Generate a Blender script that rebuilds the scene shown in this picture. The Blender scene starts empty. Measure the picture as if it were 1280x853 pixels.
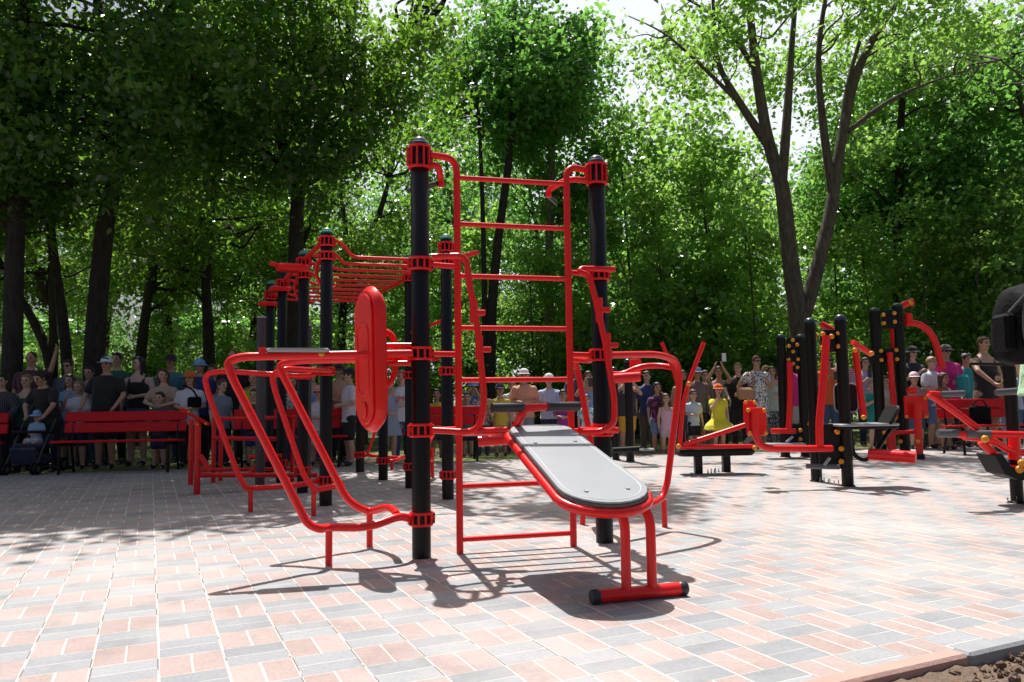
import bpy, bmesh, math, random
import numpy as np
from mathutils import Vector, Matrix

random.seed(7)
scene = bpy.context.scene
col = scene.collection
R = math.radians
V3 = Vector

# ------------------------------------------------------------------ camera
CAM_H, F_PX, PITCH, ROLL = 0.95, 970.0, 4.39, 0.8
cam_data = bpy.data.cameras.new('camera')
cam_data.sensor_width = 36.0
cam_data.lens = F_PX / 1280 * 36
cam_data.clip_start = 0.05
cam_data.clip_end = 3000
cam = bpy.data.objects.new('camera', cam_data)
col.objects.link(cam)
cam.matrix_world = (Matrix.Translation((0, 0, CAM_H)) @ Matrix.Rotation(R(90 + PITCH), 4, 'X')
                    @ Matrix.Rotation(R(-ROLL), 4, 'Z'))
scene.camera = cam
CM = cam.matrix_world.copy()
EYE = CM.translation.copy()


def ray(px, py):
    return (CM.to_3x3() @ V3(((px - 640) / F_PX, -(py - 426.5) / F_PX, -1))).normalized()


def ground(px, py, z=0.0):
    d = ray(px, py)
    return EYE + d * ((z - EYE.z) / d.z)


def at(px, py, depth):
    d = ray(px, py)
    return EYE + d * (depth / d.y)


# ------------------------------------------------------------------ materials
MATS = {}


def node(nt, kind, **kw):
    n = nt.nodes.new(kind)
    for k, v in kw.items():
        setattr(n, k, v)
    return n


def base_mat(name):
    m = bpy.data.materials.new(name)
    m.use_nodes = True
    nt = m.node_tree
    nt.nodes.clear()
    out = node(nt, 'ShaderNodeOutputMaterial')
    b = node(nt, 'ShaderNodeBsdfPrincipled')
    nt.links.new(b.outputs[0], out.inputs[0])
    return m, nt, b, out


def simple(name, c, rough=0.5, metal=0.0, coat=0.0, var=0.0, vscale=8.0, bump=0.0, bscale=40.0, spec=None):
    if name in MATS:
        return MATS[name]
    m, nt, b, out = base_mat(name)
    b.inputs['Base Color'].default_value = (*c, 1)
    b.inputs['Roughness'].default_value = rough
    b.inputs['Metallic'].default_value = metal
    b.inputs['Coat Weight'].default_value = coat
    b.inputs['Coat Roughness'].default_value = 0.12
    if spec is not None:
        b.inputs['Specular IOR Level'].default_value = spec
    tc = node(nt, 'ShaderNodeTexCoord')
    if var:
        n = node(nt, 'ShaderNodeTexNoise')
        n.inputs['Scale'].default_value = vscale
        n.inputs['Detail'].default_value = 5
        nt.links.new(tc.outputs['Object'], n.inputs['Vector'])
        mx = node(nt, 'ShaderNodeMix', data_type='RGBA')
        mx.inputs['A'].default_value = (*[x * (1 - var) for x in c], 1)
        mx.inputs['B'].default_value = (*[min(1, x * (1 + var)) for x in c], 1)
        nt.links.new(n.outputs['Fac'], mx.inputs['Factor'])
        nt.links.new(mx.outputs['Result'], b.inputs['Base Color'])
    if bump:
        n2 = node(nt, 'ShaderNodeTexNoise')
        n2.inputs['Scale'].default_value = bscale
        n2.inputs['Detail'].default_value = 4
        nt.links.new(tc.outputs['Object'], n2.inputs['Vector'])
        bp = node(nt, 'ShaderNodeBump')
        bp.inputs['Strength'].default_value = bump
        bp.inputs['Distance'].default_value = 0.02
        nt.links.new(n2.outputs['Fac'], bp.inputs['Height'])
        nt.links.new(bp.outputs[0], b.inputs['Normal'])
    MATS[name] = m
    return m


RED = simple('red paint', (0.80, 0.013, 0.014), 0.33, coat=0.15, var=0.10, vscale=9, bump=0.05, bscale=70, spec=0.32)
RED_WOOD = simple('red plank paint', (0.62, 0.008, 0.013), 0.45, spec=0.25, var=0.18, vscale=14, bump=0.10, bscale=60)
BLACK = simple('black powder coat', (0.0050, 0.0044, 0.0044), 0.36, coat=0.03, var=0.2, vscale=4, bump=0.03, bscale=120, spec=0.28)
BLACK_RUB = simple('black rubber', (0.009, 0.009, 0.010), 0.6, bump=0.05, spec=0.25)
GREY_GRIP = simple('grey grip', (0.10, 0.10, 0.11), 0.42)
DARK_GRIP = simple('dark grip', (0.030, 0.030, 0.033), 0.38)
GREY_PAD = simple('grey pad', (0.36, 0.37, 0.38), 0.45, var=0.06, vscale=9)
BOARD_EDGE = simple('board edge', (0.09, 0.085, 0.085), 0.5)
YELLOW = simple('yellow bolt cap', (0.75, 0.30, 0.012), 0.35)
GREEN_CAP = simple('green cap', (0.03, 0.24, 0.16), 0.45)
STEEL_CAP = simple('dark cap', (0.02, 0.035, 0.045), 0.25, coat=0.4)
STEEL = simple('bolt steel', (0.5, 0.5, 0.5), 0.35, metal=1.0)
GREY_POST = simple('grey brown post', (0.07, 0.055, 0.058), 0.55, var=0.2)


# ------------------------------------------------------------------ objects
def props(o, label=None, cat=None, group=None, kind=None):
    if label:
        o['label'] = label
    if cat:
        o['category'] = cat
    if group:
        o['group'] = group
    if kind:
        o['kind'] = kind
    return o


def thing(name, loc, label, cat, group=None, rz=0.0):
    o = bpy.data.objects.new(name, None)
    o.empty_display_size = 0.1
    o.location = loc
    o.rotation_euler = (0, 0, rz)
    col.objects.link(o)
    return props(o, label, cat, group)


def mesh_obj(name, me, parent=None, world=True):
    """link a mesh whose vertices are in world space; when parented to a thing keep them in place"""
    o = bpy.data.objects.new(name, me)
    col.objects.link(o)
    if parent is not None:
        o.parent = parent
        if world:
            m = parent_matrix(parent)
            me.transform(m.inverted())
    return o


def parent_matrix(o):
    m = o.matrix_basis.copy()
    if o.parent:
        m = parent_matrix(o.parent) @ m
    return m


def frames(path):
    n = len(path)
    ts = []
    for i in range(n):
        a = path[max(0, i - 1)]
        b = path[min(n - 1, i + 1)]
        t = (b - a)
        ts.append(t.normalized() if t.length > 1e-9 else V3((0, 0, 1)))
    up = V3((0, 0, 1)) if abs(ts[0].z) < 0.9 else V3((1, 0, 0))
    x = ts[0].cross(up).normalized()
    out = []
    for i in range(n):
        x = (x - ts[i] * x.dot(ts[i])).normalized()
        out.append((x.copy(), ts[i].cross(x).normalized()))
    return ts, out


def fillet(pts, rad, seg=6):
    pts = [V3(p) for p in pts]
    out = [pts[0]]
    for i in range(1, len(pts) - 1):
        p, a, b = pts[i], pts[i - 1], pts[i + 1]
        da, db = (a - p), (b - p)
        la, lb = da.length, db.length
        if la < 1e-6 or lb < 1e-6:
            continue
        r = min(rad, la * 0.49, lb * 0.49)
        p0, p1 = p + da / la * r, p + db / lb * r
        for k in range(seg + 1):
            t = k / seg
            out.append(p0 * (1 - t) ** 2 + p * 2 * t * (1 - t) + p1 * t ** 2)
    out.append(pts[-1])
    return out


class MB:
    def __init__(self):
        self.v, self.f, self.mi, self.sm = [], [], [], []
        self.cur, self.smooth = 0, True

    def add(self, vs, fs, smooth=None):
        o = len(self.v)
        self.v += [tuple(p) for p in vs]
        for f in fs:
            self.f.append([i + o for i in f])
            self.mi.append(self.cur)
            self.sm.append(self.smooth if smooth is None else smooth)
        return self

    def tube(self, pts, r, rad=0.06, n=10, seg=6, r1=None):
        path = fillet(pts, rad, seg) if len(pts) > 2 else [V3(p) for p in pts]
        ts, fr = frames(path)
        vs, fs = [], []
        m = len(path)
        for i, p in enumerate(path):
            rr = r if r1 is None else r + (r1 - r) * i / (m - 1)
            x, y = fr[i]
            for k in range(n):
                a = 2 * math.pi * k / n
                vs.append(p + x * (rr * math.cos(a)) + y * (rr * math.sin(a)))
        for i in range(m - 1):
            for k in range(n):
                k2 = (k + 1) % n
                fs.append([i * n + k, i * n + k2, (i + 1) * n + k2, (i + 1) * n + k])
        self.add(vs, fs, True)
        self.add(vs[:n], [list(range(n))[::-1]], False)
        self.add(vs[-n:], [list(range(n))], False)
        return self

    def lathe(self, prof, loc, axis=(0, 0, 1), n=16, smooth=True):
        ax = V3(axis).normalized()
        up = V3((0, 0, 1)) if abs(ax.z) < 0.9 else V3((1, 0, 0))
        x = ax.cross(up).normalized()
        y = ax.cross(x)
        loc = V3(loc)
        vs, fs = [], []
        for (r, h) in prof:
            for k in range(n):
                a = 2 * math.pi * k / n
                vs.append(loc + ax * h + x * (r * math.cos(a)) + y * (r * math.sin(a)))
        for i in range(len(prof) - 1):
            for k in range(n):
                k2 = (k + 1) % n
                fs.append([i * n + k, i * n + k2, (i + 1) * n + k2, (i + 1) * n + k])
        self.add(vs, fs, smooth)
        self.add(vs[:n], [list(range(n))[::-1]], False)
        self.add(vs[-n:], [list(range(n))], False)
        return self

    def ball(self, c, r, scale=(1, 1, 1), n=12, m=8, mat=None):
        vs, fs = [], []
        c = V3(c)
        for i in range(m + 1):
            t = math.pi * i / m
            for k in range(n):
                a = 2 * math.pi * k / n
                p = V3((r * scale[0] * math.sin(t) * math.cos(a), r * scale[1] * math.sin(t) * math.sin(a), r * scale[2] * math.cos(t)))
                if mat is not None:
                    p = mat @ p
                vs.append(c + p)
        for i in range(m):
            for k in range(n):
                k2 = (k + 1) % n
                fs.append([i * n + k, (i + 1) * n + k, (i + 1) * n + k2, i * n + k2])
        return self.add(vs, fs, True)

    def box(self, c, size, x=(1, 0, 0), z=(0, 0, 1), bev=0.006):
        c = V3(c)
        x = V3(x).normalized()
        z = V3(z)
        z = (z - x * z.dot(x)).normalized()
        y = z.cross(x)
        h = [s / 2 for s in size]
        b = min(bev, min(h) * 0.6)
        bm = bmesh.new()
        for sx in (-1, 1):
            for sy in (-1, 1):
                for sz in (-1, 1):
                    for k in range(3):
                        q = [sx * h[0], sy * h[1], sz * h[2]]
                        for j in range(3):
                            if j != k:
                                q[j] -= (sx, sy, sz)[j] * b
                        bm.verts.new(c + x * q[0] + y * q[1] + z * q[2])
        bmesh.ops.convex_hull(bm, input=bm.verts)
        bmesh.ops.dissolve_limit(bm, angle_limit=0.02, verts=bm.verts, edges=bm.edges)
        bm.verts.index_update()
        self.add([v.co.copy() for v in bm.verts], [[v.index for v in f.verts] for f in bm.faces], False)
        bm.free()
        return self

    def plate(self, outline, origin, x, y, thick, bev=0.006):
        """2-D outline (counter-clockwise) in the x, y plane, given thickness along x cross y, softened rim"""
        x, y = V3(x).normalized(), V3(y)
        y = (y - x * y.dot(x)).normalized()
        nrm = x.cross(y)
        o = V3(origin)
        cx = sum(p[0] for p in outline) / len(outline)
        cy = sum(p[1] for p in outline) / len(outline)

        def ring(inset, h):
            rr = []
            for p in outline:
                dx, dy = p[0] - cx, p[1] - cy
                L = math.hypot(dx, dy) or 1
                k = max(0, 1 - inset / L)
                rr.append(o + x * (cx + dx * k) + y * (cy + dy * k) + nrm * h)
            return rr
        n = len(outline)
        t = thick / 2
        rings = [ring(bev, -t), ring(0, -t + bev), ring(0, t - bev), ring(bev, t)]
        vs = [p for r_ in rings for p in r_]
        fs = []
        for i in range(3):
            for k in range(n):
                k2 = (k + 1) % n
                fs.append([i * n + k, i * n + k2, (i + 1) * n + k2, (i + 1) * n + k])
        self.add(vs, fs, False)
        self.add(rings[0], [list(range(n))[::-1]], False)
        self.add(rings[3], [list(range(n))], False)
        return self

    def build(self, name, mat, parent=None, label=None):
        me = bpy.data.meshes.new(name)
        me.from_pydata(self.v, [], self.f)
        mats = mat if isinstance(mat, (list, tuple)) else [mat]
        for m in mats:
            me.materials.append(m)
        me.polygons.foreach_set('material_index', self.mi)
        me.polygons.foreach_set('use_smooth', self.sm)
        me.update()
        o = mesh_obj(name, me, parent)
        if label:
            o['label'] = label
        return o


def rounded(w, h, r, n=6):
    """counter-clockwise rounded rectangle"""
    out = []
    for (cx, cy, a0) in ((w / 2 - r, -h / 2 + r, -90), (w / 2 - r, h / 2 - r, 0), (-w / 2 + r, h / 2 - r, 90), (-w / 2 + r, -h / 2 + r, 180)):
        for k in range(n + 1):
            a = R(a0 + 90 * k / n)
            out.append((cx + r * math.cos(a), cy + r * math.sin(a)))
    return out


THETA = R(25)
U = V3((math.cos(THETA), math.sin(THETA), 0))
W = V3((-math.sin(THETA), math.cos(THETA), 0))
Z = V3((0, 0, 1))
# ------------------------------------------------------------------ light and sky
SUN_EL, SUN_AZ = 66.0, -13.7
w = bpy.data.worlds.new('World')
scene.world = w
w.use_nodes = True
nt = w.node_tree
nt.nodes.clear()
wo = node(nt, 'ShaderNodeOutputWorld')
bg = node(nt, 'ShaderNodeBackground')
sky = node(nt, 'ShaderNodeTexSky', sky_type='NISHITA', sun_disc=False)
sky.sun_elevation = R(SUN_EL)
sky.sun_rotation = R(SUN_AZ)
sky.air_density = 1.0
sky.dust_density = 5.0
sky.ozone_density = 1.0
bg.inputs[1].default_value = 0.080
# a bright bank of summer cloud low over the far trees
tcw = node(nt, 'ShaderNodeTexCoord')
cn = node(nt, 'ShaderNodeTexNoise')
cn.inputs['Scale'].default_value = 3.2
cn.inputs['Detail'].default_value = 7
cn.inputs['Roughness'].default_value = 0.6
nt.links.new(tcw.outputs['Generated'], cn.inputs['Vector'])
dt = node(nt, 'ShaderNodeVectorMath', operation='DOT_PRODUCT')
nt.links.new(tcw.outputs['Generated'], dt.inputs[0])
cdir = V3((0.16, 0.88, 0.36)).normalized()
dt.inputs[1].default_value = cdir
mr = node(nt, 'ShaderNodeMapRange', interpolation_type='SMOOTHSTEP')
nt.links.new(dt.outputs['Value'], mr.inputs[0])
mr.inputs[1].default_value = 0.80
mr.inputs[2].default_value = 0.97
cr = node(nt, 'ShaderNodeMapRange', interpolation_type='SMOOTHSTEP')
nt.links.new(cn.outputs['Fac'], cr.inputs[0])
cr.inputs[1].default_value = 0.18
cr.inputs[2].default_value = 0.42
cm_ = node(nt, 'ShaderNodeMath', operation='MULTIPLY')
nt.links.new(mr.outputs[0], cm_.inputs[0])
nt.links.new(cr.outputs[0], cm_.inputs[1])
cmix = node(nt, 'ShaderNodeMix', data_type='RGBA')
nt.links.new(cm_.outputs[0], cmix.inputs['Factor'])
nt.links.new(sky.outputs[0], cmix.inputs['A'])
cmix.inputs['B'].default_value = (9.6, 10.2, 11.0, 1)
nt.links.new(cmix.outputs['Result'], bg.inputs[0])
nt.links.new(bg.outputs[0], wo.inputs[0])

S = V3((math.sin(R(SUN_AZ)) * math.cos(R(SUN_EL)), math.cos(R(SUN_AZ)) * math.cos(R(SUN_EL)), math.sin(R(SUN_EL))))
sd = bpy.data.lights.new('sun', 'SUN')
sd.energy = 5.0
sd.angle = R(0.45)
sd.color = (1.0, 0.975, 0.94)
sun = bpy.data.objects.new('sun', sd)
sun.rotation_euler = S.to_track_quat('Z', 'Y').to_euler()
sun.location = (0, 0, 30)
col.objects.link(sun)

scene.view_settings.view_transform = 'Standard'
scene.view_settings.look = 'None'
scene.view_settings.gamma = 1
scene.view_settings.use_curve_mapping = False
scene.view_settings.exposure = 0.33
cy = scene.cycles
cy.max_bounces = 7
cy.diffuse_bounces = 3
cy.glossy_bounces = 3
cy.transmission_bounces = 4
cy.transparent_max_bounces = 4
cy.use_denoising = True
cy.sample_clamp_indirect = 6.0
cy.caustics_reflective = False
cy.caustics_refractive = False


# ------------------------------------------------------------------ paving
def paving_material():
    CELL = 0.2252
    m, nt, b, out = base_mat('clay and grey pavers')
    L = nt.links.new

    def mth(op, a, b_=None, c=None):
        n = node(nt, 'ShaderNodeMath', operation=op)
        for i, q in enumerate((a, b_, c)):
            if q is None:
                continue
            if isinstance(q, (int, float)):
                n.inputs[i].default_value = q
            else:
                L(q, n.inputs[i])
        return n.outputs[0]
    geo = node(nt, 'ShaderNodeNewGeometry')
    sep = node(nt, 'ShaderNodeSeparateXYZ')
    # slight wander so that the joints are not ruler straight
    wn = node(nt, 'ShaderNodeTexNoise')
    wn.inputs['Scale'].default_value = 1.4
    wn.inputs['Detail'].default_value = 2
    L(geo.outputs['Position'], wn.inputs['Vector'])
    vm = node(nt, 'ShaderNodeVectorMath', operation='MULTIPLY_ADD')
    L(wn.outputs['Color'], vm.inputs[0])
    vm.inputs[1].default_value = (0.012, 0.012, 0)
    L(geo.outputs['Position'], vm.inputs[2])
    L(vm.outputs[0], sep.inputs[0])
    X, Y = sep.outputs[0], sep.outputs[1]
    ct, st = math.cos(THETA), math.sin(THETA)
    ref = ground(242, 828.5)       # the middle of a clay pair
    ru, rv = (ref.x * ct + ref.y * st) / CELL, (-ref.x * st + ref.y * ct) / CELL
    u = mth('ADD', mth('MULTIPLY', mth('ADD', mth('MULTIPLY', X, ct), mth('MULTIPLY', Y, st)), 1 / CELL), 0.5 - ru + 200 - 0.02)
    v = mth('ADD', mth('MULTIPLY', mth('ADD', mth('MULTIPLY', X, -st), mth('MULTIPLY', Y, ct)), 1 / CELL), 0.5 - rv + 200 - 0.02)
    cu, cv = mth('FLOOR', u), mth('FLOOR', v)
    fu, fv = mth('SUBTRACT', u, cu), mth('SUBTRACT', v, cv)
    par = mth('MODULO', mth('ADD', cu, cv), 2)            # 0 clay, 1 grey
    inv = mth('SUBTRACT', 1, par)
    # split axis
    sa = mth('ADD', mth('MULTIPLY', fu, inv), mth('MULTIPLY', fv, par))
    half = mth('FLOOR', mth('MULTIPLY', sa, 2))
    fs = mth('SUBTRACT', mth('MULTIPLY', sa, 2), half)
    fl = mth('ADD', mth('MULTIPLY', fv, inv), mth('MULTIPLY', fu, par))
    ds = mth('MULTIPLY', mth('MINIMUM', fs, mth('SUBTRACT', 1, fs)), CELL / 2)
    dl = mth('MULTIPLY', mth('MINIMUM', fl, mth('SUBTRACT', 1, fl)), CELL)
    # widths: wide along the column lines (u), fine along the rows (v)
    wu = mth('ADD', mth('MULTIPLY', inv, 0.0042), mth('MULTIPLY', par, 0.0016))
    wl = mth('ADD', mth('MULTIPLY', inv, 0.0014), mth('MULTIPLY', par, 0.0044))
    rn = node(nt, 'ShaderNodeTexWhiteNoise', noise_dimensions='3D')
    cmb = node(nt, 'ShaderNodeCombineXYZ')
    L(cu, cmb.inputs[0]); L(cv, cmb.inputs[1]); L(half, cmb.inputs[2])
    L(cmb.outputs[0], rn.inputs['Vector'])
    rnd = rn.outputs['Value']
    wob = mth('ADD', 0.7, mth('MULTIPLY', rnd, 0.6))
    j1 = mth('LESS_THAN', ds, mth('MULTIPLY', wu, wob))
    j2 = mth('LESS_THAN', dl, mth('MULTIPLY', wl, wob))
    joint = mth('MAXIMUM', j1, j2)
    fine = node(nt, 'ShaderNodeTexNoise')
    fine.inputs['Scale'].default_value = 60
    fine.inputs['Detail'].default_value = 6
    fine.inputs['Roughness'].default_value = 0.7
    L(geo.outputs['Position'], fine.inputs['Vector'])
    streak = node(nt, 'ShaderNodeTexNoise')
    streak.inputs['Scale'].default_value = 7
    streak.inputs['Detail'].default_value = 4
    L(geo.outputs['Position'], streak.inputs['Vector'])
    broad = node(nt, 'ShaderNodeTexNoise')
    broad.inputs['Scale'].default_value = 0.55
    broad.inputs['Detail'].default_value = 6
    broad.inputs['Roughness'].default_value = 0.6
    L(geo.outputs['Position'], broad.inputs['Vector'])

    def mix(fac, a, b_, mode='MIX'):
        n = node(nt, 'ShaderNodeMix', data_type='RGBA', blend_type=mode)
        for key, q in (('Factor', fac), ('A', a), ('B', b_)):
            if isinstance(q, (int, float)):
                n.inputs[key].default_value = q
            elif isinstance(q, tuple):
                n.inputs[key].default_value = (*q, 1)
            else:
                L(q, n.inputs[key])
        return n.outputs['Result']
    clay = mix(rnd, (0.345, 0.240, 0.215), (0.42, 0.318, 0.290))
    grey = mix(rnd, (0.215, 0.225, 0.242), (0.315, 0.320, 0.335))
    cc = mix(par, clay, grey)
    cc = mix(mth('MULTIPLY', streak.outputs['Fac'], 0.35), cc, (0.46, 0.44, 0.42))
    cc = mix(0.5, cc, mix(fine.outputs['Fac'], (0.12, 0.12, 0.12), (0.88, 0.88, 0.88)), 'OVERLAY')
    # sand dust swept over the pavers, and pale sand in the joints
    ramp = node(nt, 'ShaderNodeValToRGB')
    ramp.color_ramp.elements[0].position = 0.46
    ramp.color_ramp.elements[1].position = 0.72
    L(broad.outputs['Fac'], ramp.inputs[0])
    cc = mix(mth('MULTIPLY', ramp.outputs[0], 0.55), cc, (0.56, 0.53, 0.50))
    dark = mth('GREATER_THAN', mth('ADD', mth('MULTIPLY', rnd, 0.5), mth('MULTIPLY', streak.outputs['Fac'], 0.6)), 0.60)
    jc = mix(mth('MULTIPLY', dark, j2), (0.68, 0.63, 0.56), (0.20, 0.17, 0.15))
    cc = mix(joint, cc, jc)
    stain = node(nt, 'ShaderNodeTexNoise')
    stain.inputs['Scale'].default_value = 3.3
    stain.inputs['Detail'].default_value = 9
    stain.inputs['Roughness'].default_value = 0.68
    L(geo.outputs['Position'], stain.inputs['Vector'])
    sr = node(nt, 'ShaderNodeMapRange')
    L(stain.outputs['Fac'], sr.inputs[0])
    sr.inputs[1].default_value = 0.52
    sr.inputs[2].default_value = 0.75
    sr.inputs[4].default_value = 0.38
    cc = mix(sr.outputs[0], cc, (0.13, 0.105, 0.09))
    L(cc, b.inputs['Base Color'])
    rr = node(nt, 'ShaderNodeMapRange')
    L(fine.outputs['Fac'], rr.inputs[0])
    rr.inputs[3].default_value = 0.55
    rr.inputs[4].default_value = 0.85
    L(rr.outputs[0], b.inputs['Roughness'])
    b.inputs['Specular IOR Level'].default_value = 0.35
    tilt = mth('MULTIPLY', mth('MULTIPLY', mth('SUBTRACT', rnd, 0.5), mth('SUBTRACT', fl, 0.5)), 0.004)
    edge = mth('MULTIPLY', mth('MINIMUM', mth('MULTIPLY', mth('MINIMUM', ds, dl), 160), 1), 0.004)
    hgt = mth('ADD', mth('ADD', edge, tilt), mth('MULTIPLY', fine.outputs['Fac'], 0.0022))
    bp = node(nt, 'ShaderNodeBump')
    bp.inputs['Strength'].default_value = 0.55
    bp.inputs['Distance'].default_value = 1.0
    L(hgt, bp.inputs['Height'])
    L(bp.outputs[0], b.inputs['Normal'])
    return m


def sheet(name, pts, z, mat):
    me = bpy.data.meshes.new(name)
    me.from_pydata([(p[0], p[1], z) for p in pts], [], [list(range(len(pts)))])
    me.materials.append(mat)
    o = bpy.data.objects.new(name, me)
    col.objects.link(o)
    return props(o, kind='structure')


def back_edge(x):
    return 12.55 + 0.22 * x


def forest_floor_material():
    m, nt, b, out = base_mat('forest floor')
    L = nt.links.new
    geo = node(nt, 'ShaderNodeNewGeometry')
    n1 = node(nt, 'ShaderNodeTexNoise')
    n1.inputs['Scale'].default_value = 0.5
    n1.inputs['Detail'].default_value = 8
    n2 = node(nt, 'ShaderNodeTexNoise')
    n2.inputs['Scale'].default_value = 22
    n2.inputs['Detail'].default_value = 6
    for n in (n1, n2):
        L(geo.outputs['Position'], n.inputs['Vector'])
    r1 = node(nt, 'ShaderNodeValToRGB')
    r1.color_ramp.elements[0].position = 0.42
    r1.color_ramp.elements[0].color = (0.085, 0.062, 0.042, 1)
    r1.color_ramp.elements[1].position = 0.56
    r1.color_ramp.elements[1].color = (0.17, 0.20, 0.060, 1)
    L(n1.outputs['Fac'], r1.inputs[0])
    mx = node(nt, 'ShaderNodeMix', data_type='RGBA', blend_type='OVERLAY')
    mx.inputs['Factor'].default_value = 0.7
    L(r1.outputs[0], mx.inputs['A'])
    L(n2.outputs['Color'], mx.inputs['B'])
    L(mx.outputs['Result'], b.inputs['Base Color'])
    b.inputs['Roughness'].default_value = 0.95
    bp = node(nt, 'ShaderNodeBump')
    bp.inputs['Strength'].default_value = 0.8
    bp.inputs['Distance'].default_value = 0.05
    L(n2.outputs['Fac'], bp.inputs['Height'])
    L(bp.outputs[0], b.inputs['Normal'])
    return m


sheet('ground', [(-600, -60), (600, -60), (600, 900), (-600, 900)], -0.12, forest_floor_material())
ka, kb = ground(1002, 853), ground(1280, 795)
KD = U.copy()
kmid = (ka + kb) / 2
kmid.z = 0
k0, k1 = kmid - KD * 14, kmid + KD * 16
# the paved yard: its near right edge is the kerb, its far edge the line of benches
pav = sheet('paving', [(k0.x, k0.y), (k1.x, k1.y), (26, back_edge(26)), (-26, back_edge(-26)), (-26, k0.y)], 0.0, paving_material())
# a shallow skirt so the yard has an edge
mb = MB()
for i in range(26):
    x0, x1 = -26 + 2 * i, -24 + 2 * i
    p0, p1 = V3((x0, back_edge(x0) + 0.05, -0.07)), V3((x1, back_edge(x1) + 0.05, -0.07))
    mb.box((p0 + p1) / 2, ((p1 - p0).length - 0.008, 0.09, 0.15), x=(p1 - p0), bev=0.01)
props(mb.build('back_kerb', simple('kerb concrete', (0.36, 0.34, 0.33), 0.8, var=0.2, vscale=6, bump=0.2)), kind='structure')

kn = V3((KD.y, -KD.x, 0))     # towards the soil
mb = MB()
for i in range(-12, 14):
    s0 = 0.15 + i * 0.98
    c = kmid + KD * (s0 + 0.487) + kn * 0.042 + V3((0, 0, -0.056))
    mb.cur = i % 2
    mb.box(c, (0.972, 0.08, 0.14), x=KD, bev=0.011)
kerb_clay = simple('clay kerb', (0.47, 0.29, 0.24), 0.75, var=0.18, vscale=10, bump=0.15, bscale=80)
kerb_grey = simple('grey kerb', (0.31, 0.315, 0.325), 0.75, var=0.18, vscale=10, bump=0.15, bscale=80)
props(mb.build('kerb', [kerb_grey, kerb_clay]), kind='structure')

# bare soil on the near side of the kerb, with clods
rng = np.random.default_rng(3)
nx, ny = 150, 60
vs, fs = [], []
ph = rng.uniform(0, 6, (14, 3))
for j in range(ny):
    for i in range(nx):
        s, t = -1.6 + 4.4 * i / (nx - 1), 0.075 + 1.9 * j / (ny - 1)
        h = 0
        for q in range(14):
            fr = 3 * 1.35 ** q
            h += math.sin(s * fr * math.cos(ph[q, 0]) + t * fr * math.sin(ph[q, 0]) + ph[q, 1]) * 0.011 / 1.17 ** q
        p = kmid + KD * s + kn * t
        vs.append((p.x, p.y, -0.034 + h * 0.6 + 0.004 * rng.standard_normal()))
for j in range(ny - 1):
    for i in range(nx - 1):
        a = j * nx + i
        fs.append([a + nx, a + nx + 1, a + 1, a])
me = bpy.data.meshes.new('soil')
me.from_pydata(vs, [], fs)
SOIL = simple('dry soil', (0.155, 0.105, 0.072), 0.95, var=0.45, vscale=30, bump=0.6, bscale=70)
me.materials.append(SOIL)
o = bpy.data.objects.new('soil', me)
col.objects.link(o)
props(o, kind='structure')
mb = MB()
for k in range(2200):
    s, t = rng.uniform(-1.3, 1.9), 0.10 + 1.3 * rng.random() ** 1.3
    p = kmid + KD * s + kn * t
    r = 0.004 + 0.020 * rng.random() ** 3
    m3 = Matrix.Rotation(rng.uniform(0, 6), 3, V3(rng.standard_normal(3)).normalized())
    sc = rng.uniform(0.6, 1.2, 3)
    o0 = len(mb.v)
    mb.ball((p.x, p.y, -0.030 + r * 0.5), r, tuple(sc), n=6, m=4, mat=m3)
    for q in range(o0, len(mb.v)):
        a = mb.v[q]
        mb.v[q] = tuple(x + r * 0.14 * rng.standard_normal() for x in a)
mb.sm = [False] * len(mb.sm)
props(mb.build('soil_clods', SOIL), kind='stuff', label='loose brown clods of dry soil beside the kerb')
# ------------------------------------------------------------------ the big workout rig
PA, PB = ground(527, 697), ground(756, 678)
PD1, PD2, PD3, PE, PF1 = ground(407, 632), ground(378, 616), ground(560, 624), ground(513, 610), ground(450, 590)
PG1, PG2 = at(352, 500, 9.5), at(337, 500, 10.45)
for p in (PG1, PG2):
    p.z = 0
RP = 0.058


def clamp(post, c, z, h=0.083, ring_r=0.071, n=10):
    mb = MB()
    a = 0.010
    for zz in (z - h / 2, z + h / 2 - a * 1.6):
        mb.lathe([(RP + 0.002, 0), (ring_r, 0), (ring_r + 0.003, a * 0.8), (ring_r, a * 1.6), (RP + 0.002, a * 1.6)], (c.x, c.y, zz), n=28, smooth=False)
    for k in range(n):
        an = 2 * math.pi * k / n + 0.2
        d = V3((math.cos(an), math.sin(an), 0))
        mb.box(c + d * (RP + 0.008) + V3((0, 0, z)), (0.014, 0.012, h - 0.01), x=d, bev=0.002)
    # two bolted ears
    for s in (-1, 1):
        q = c + U * (s * 0.074) + V3((0, 0, z))
        mb.box(q, (0.022, 0.034, h * 0.8), x=U, bev=0.004)
    o = mb.build('clamp', RED, post)
    mb = MB()
    for s in (-1, 1):
        for dz in ((-0.02, 0.02) if h < 0.1 else (-0.045, 0.0, 0.045)):
            q = c + U * (s * 0.074) - W * 0.017 + V3((0, 0, z + dz))
            mb.lathe([(0.0075, 0), (0.0075, 0.006), (0.004, 0.008)], q, axis=-W, n=6, smooth=False)
    mb.build('clamp_bolt', DARK_GRIP, post)
    return o


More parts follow.
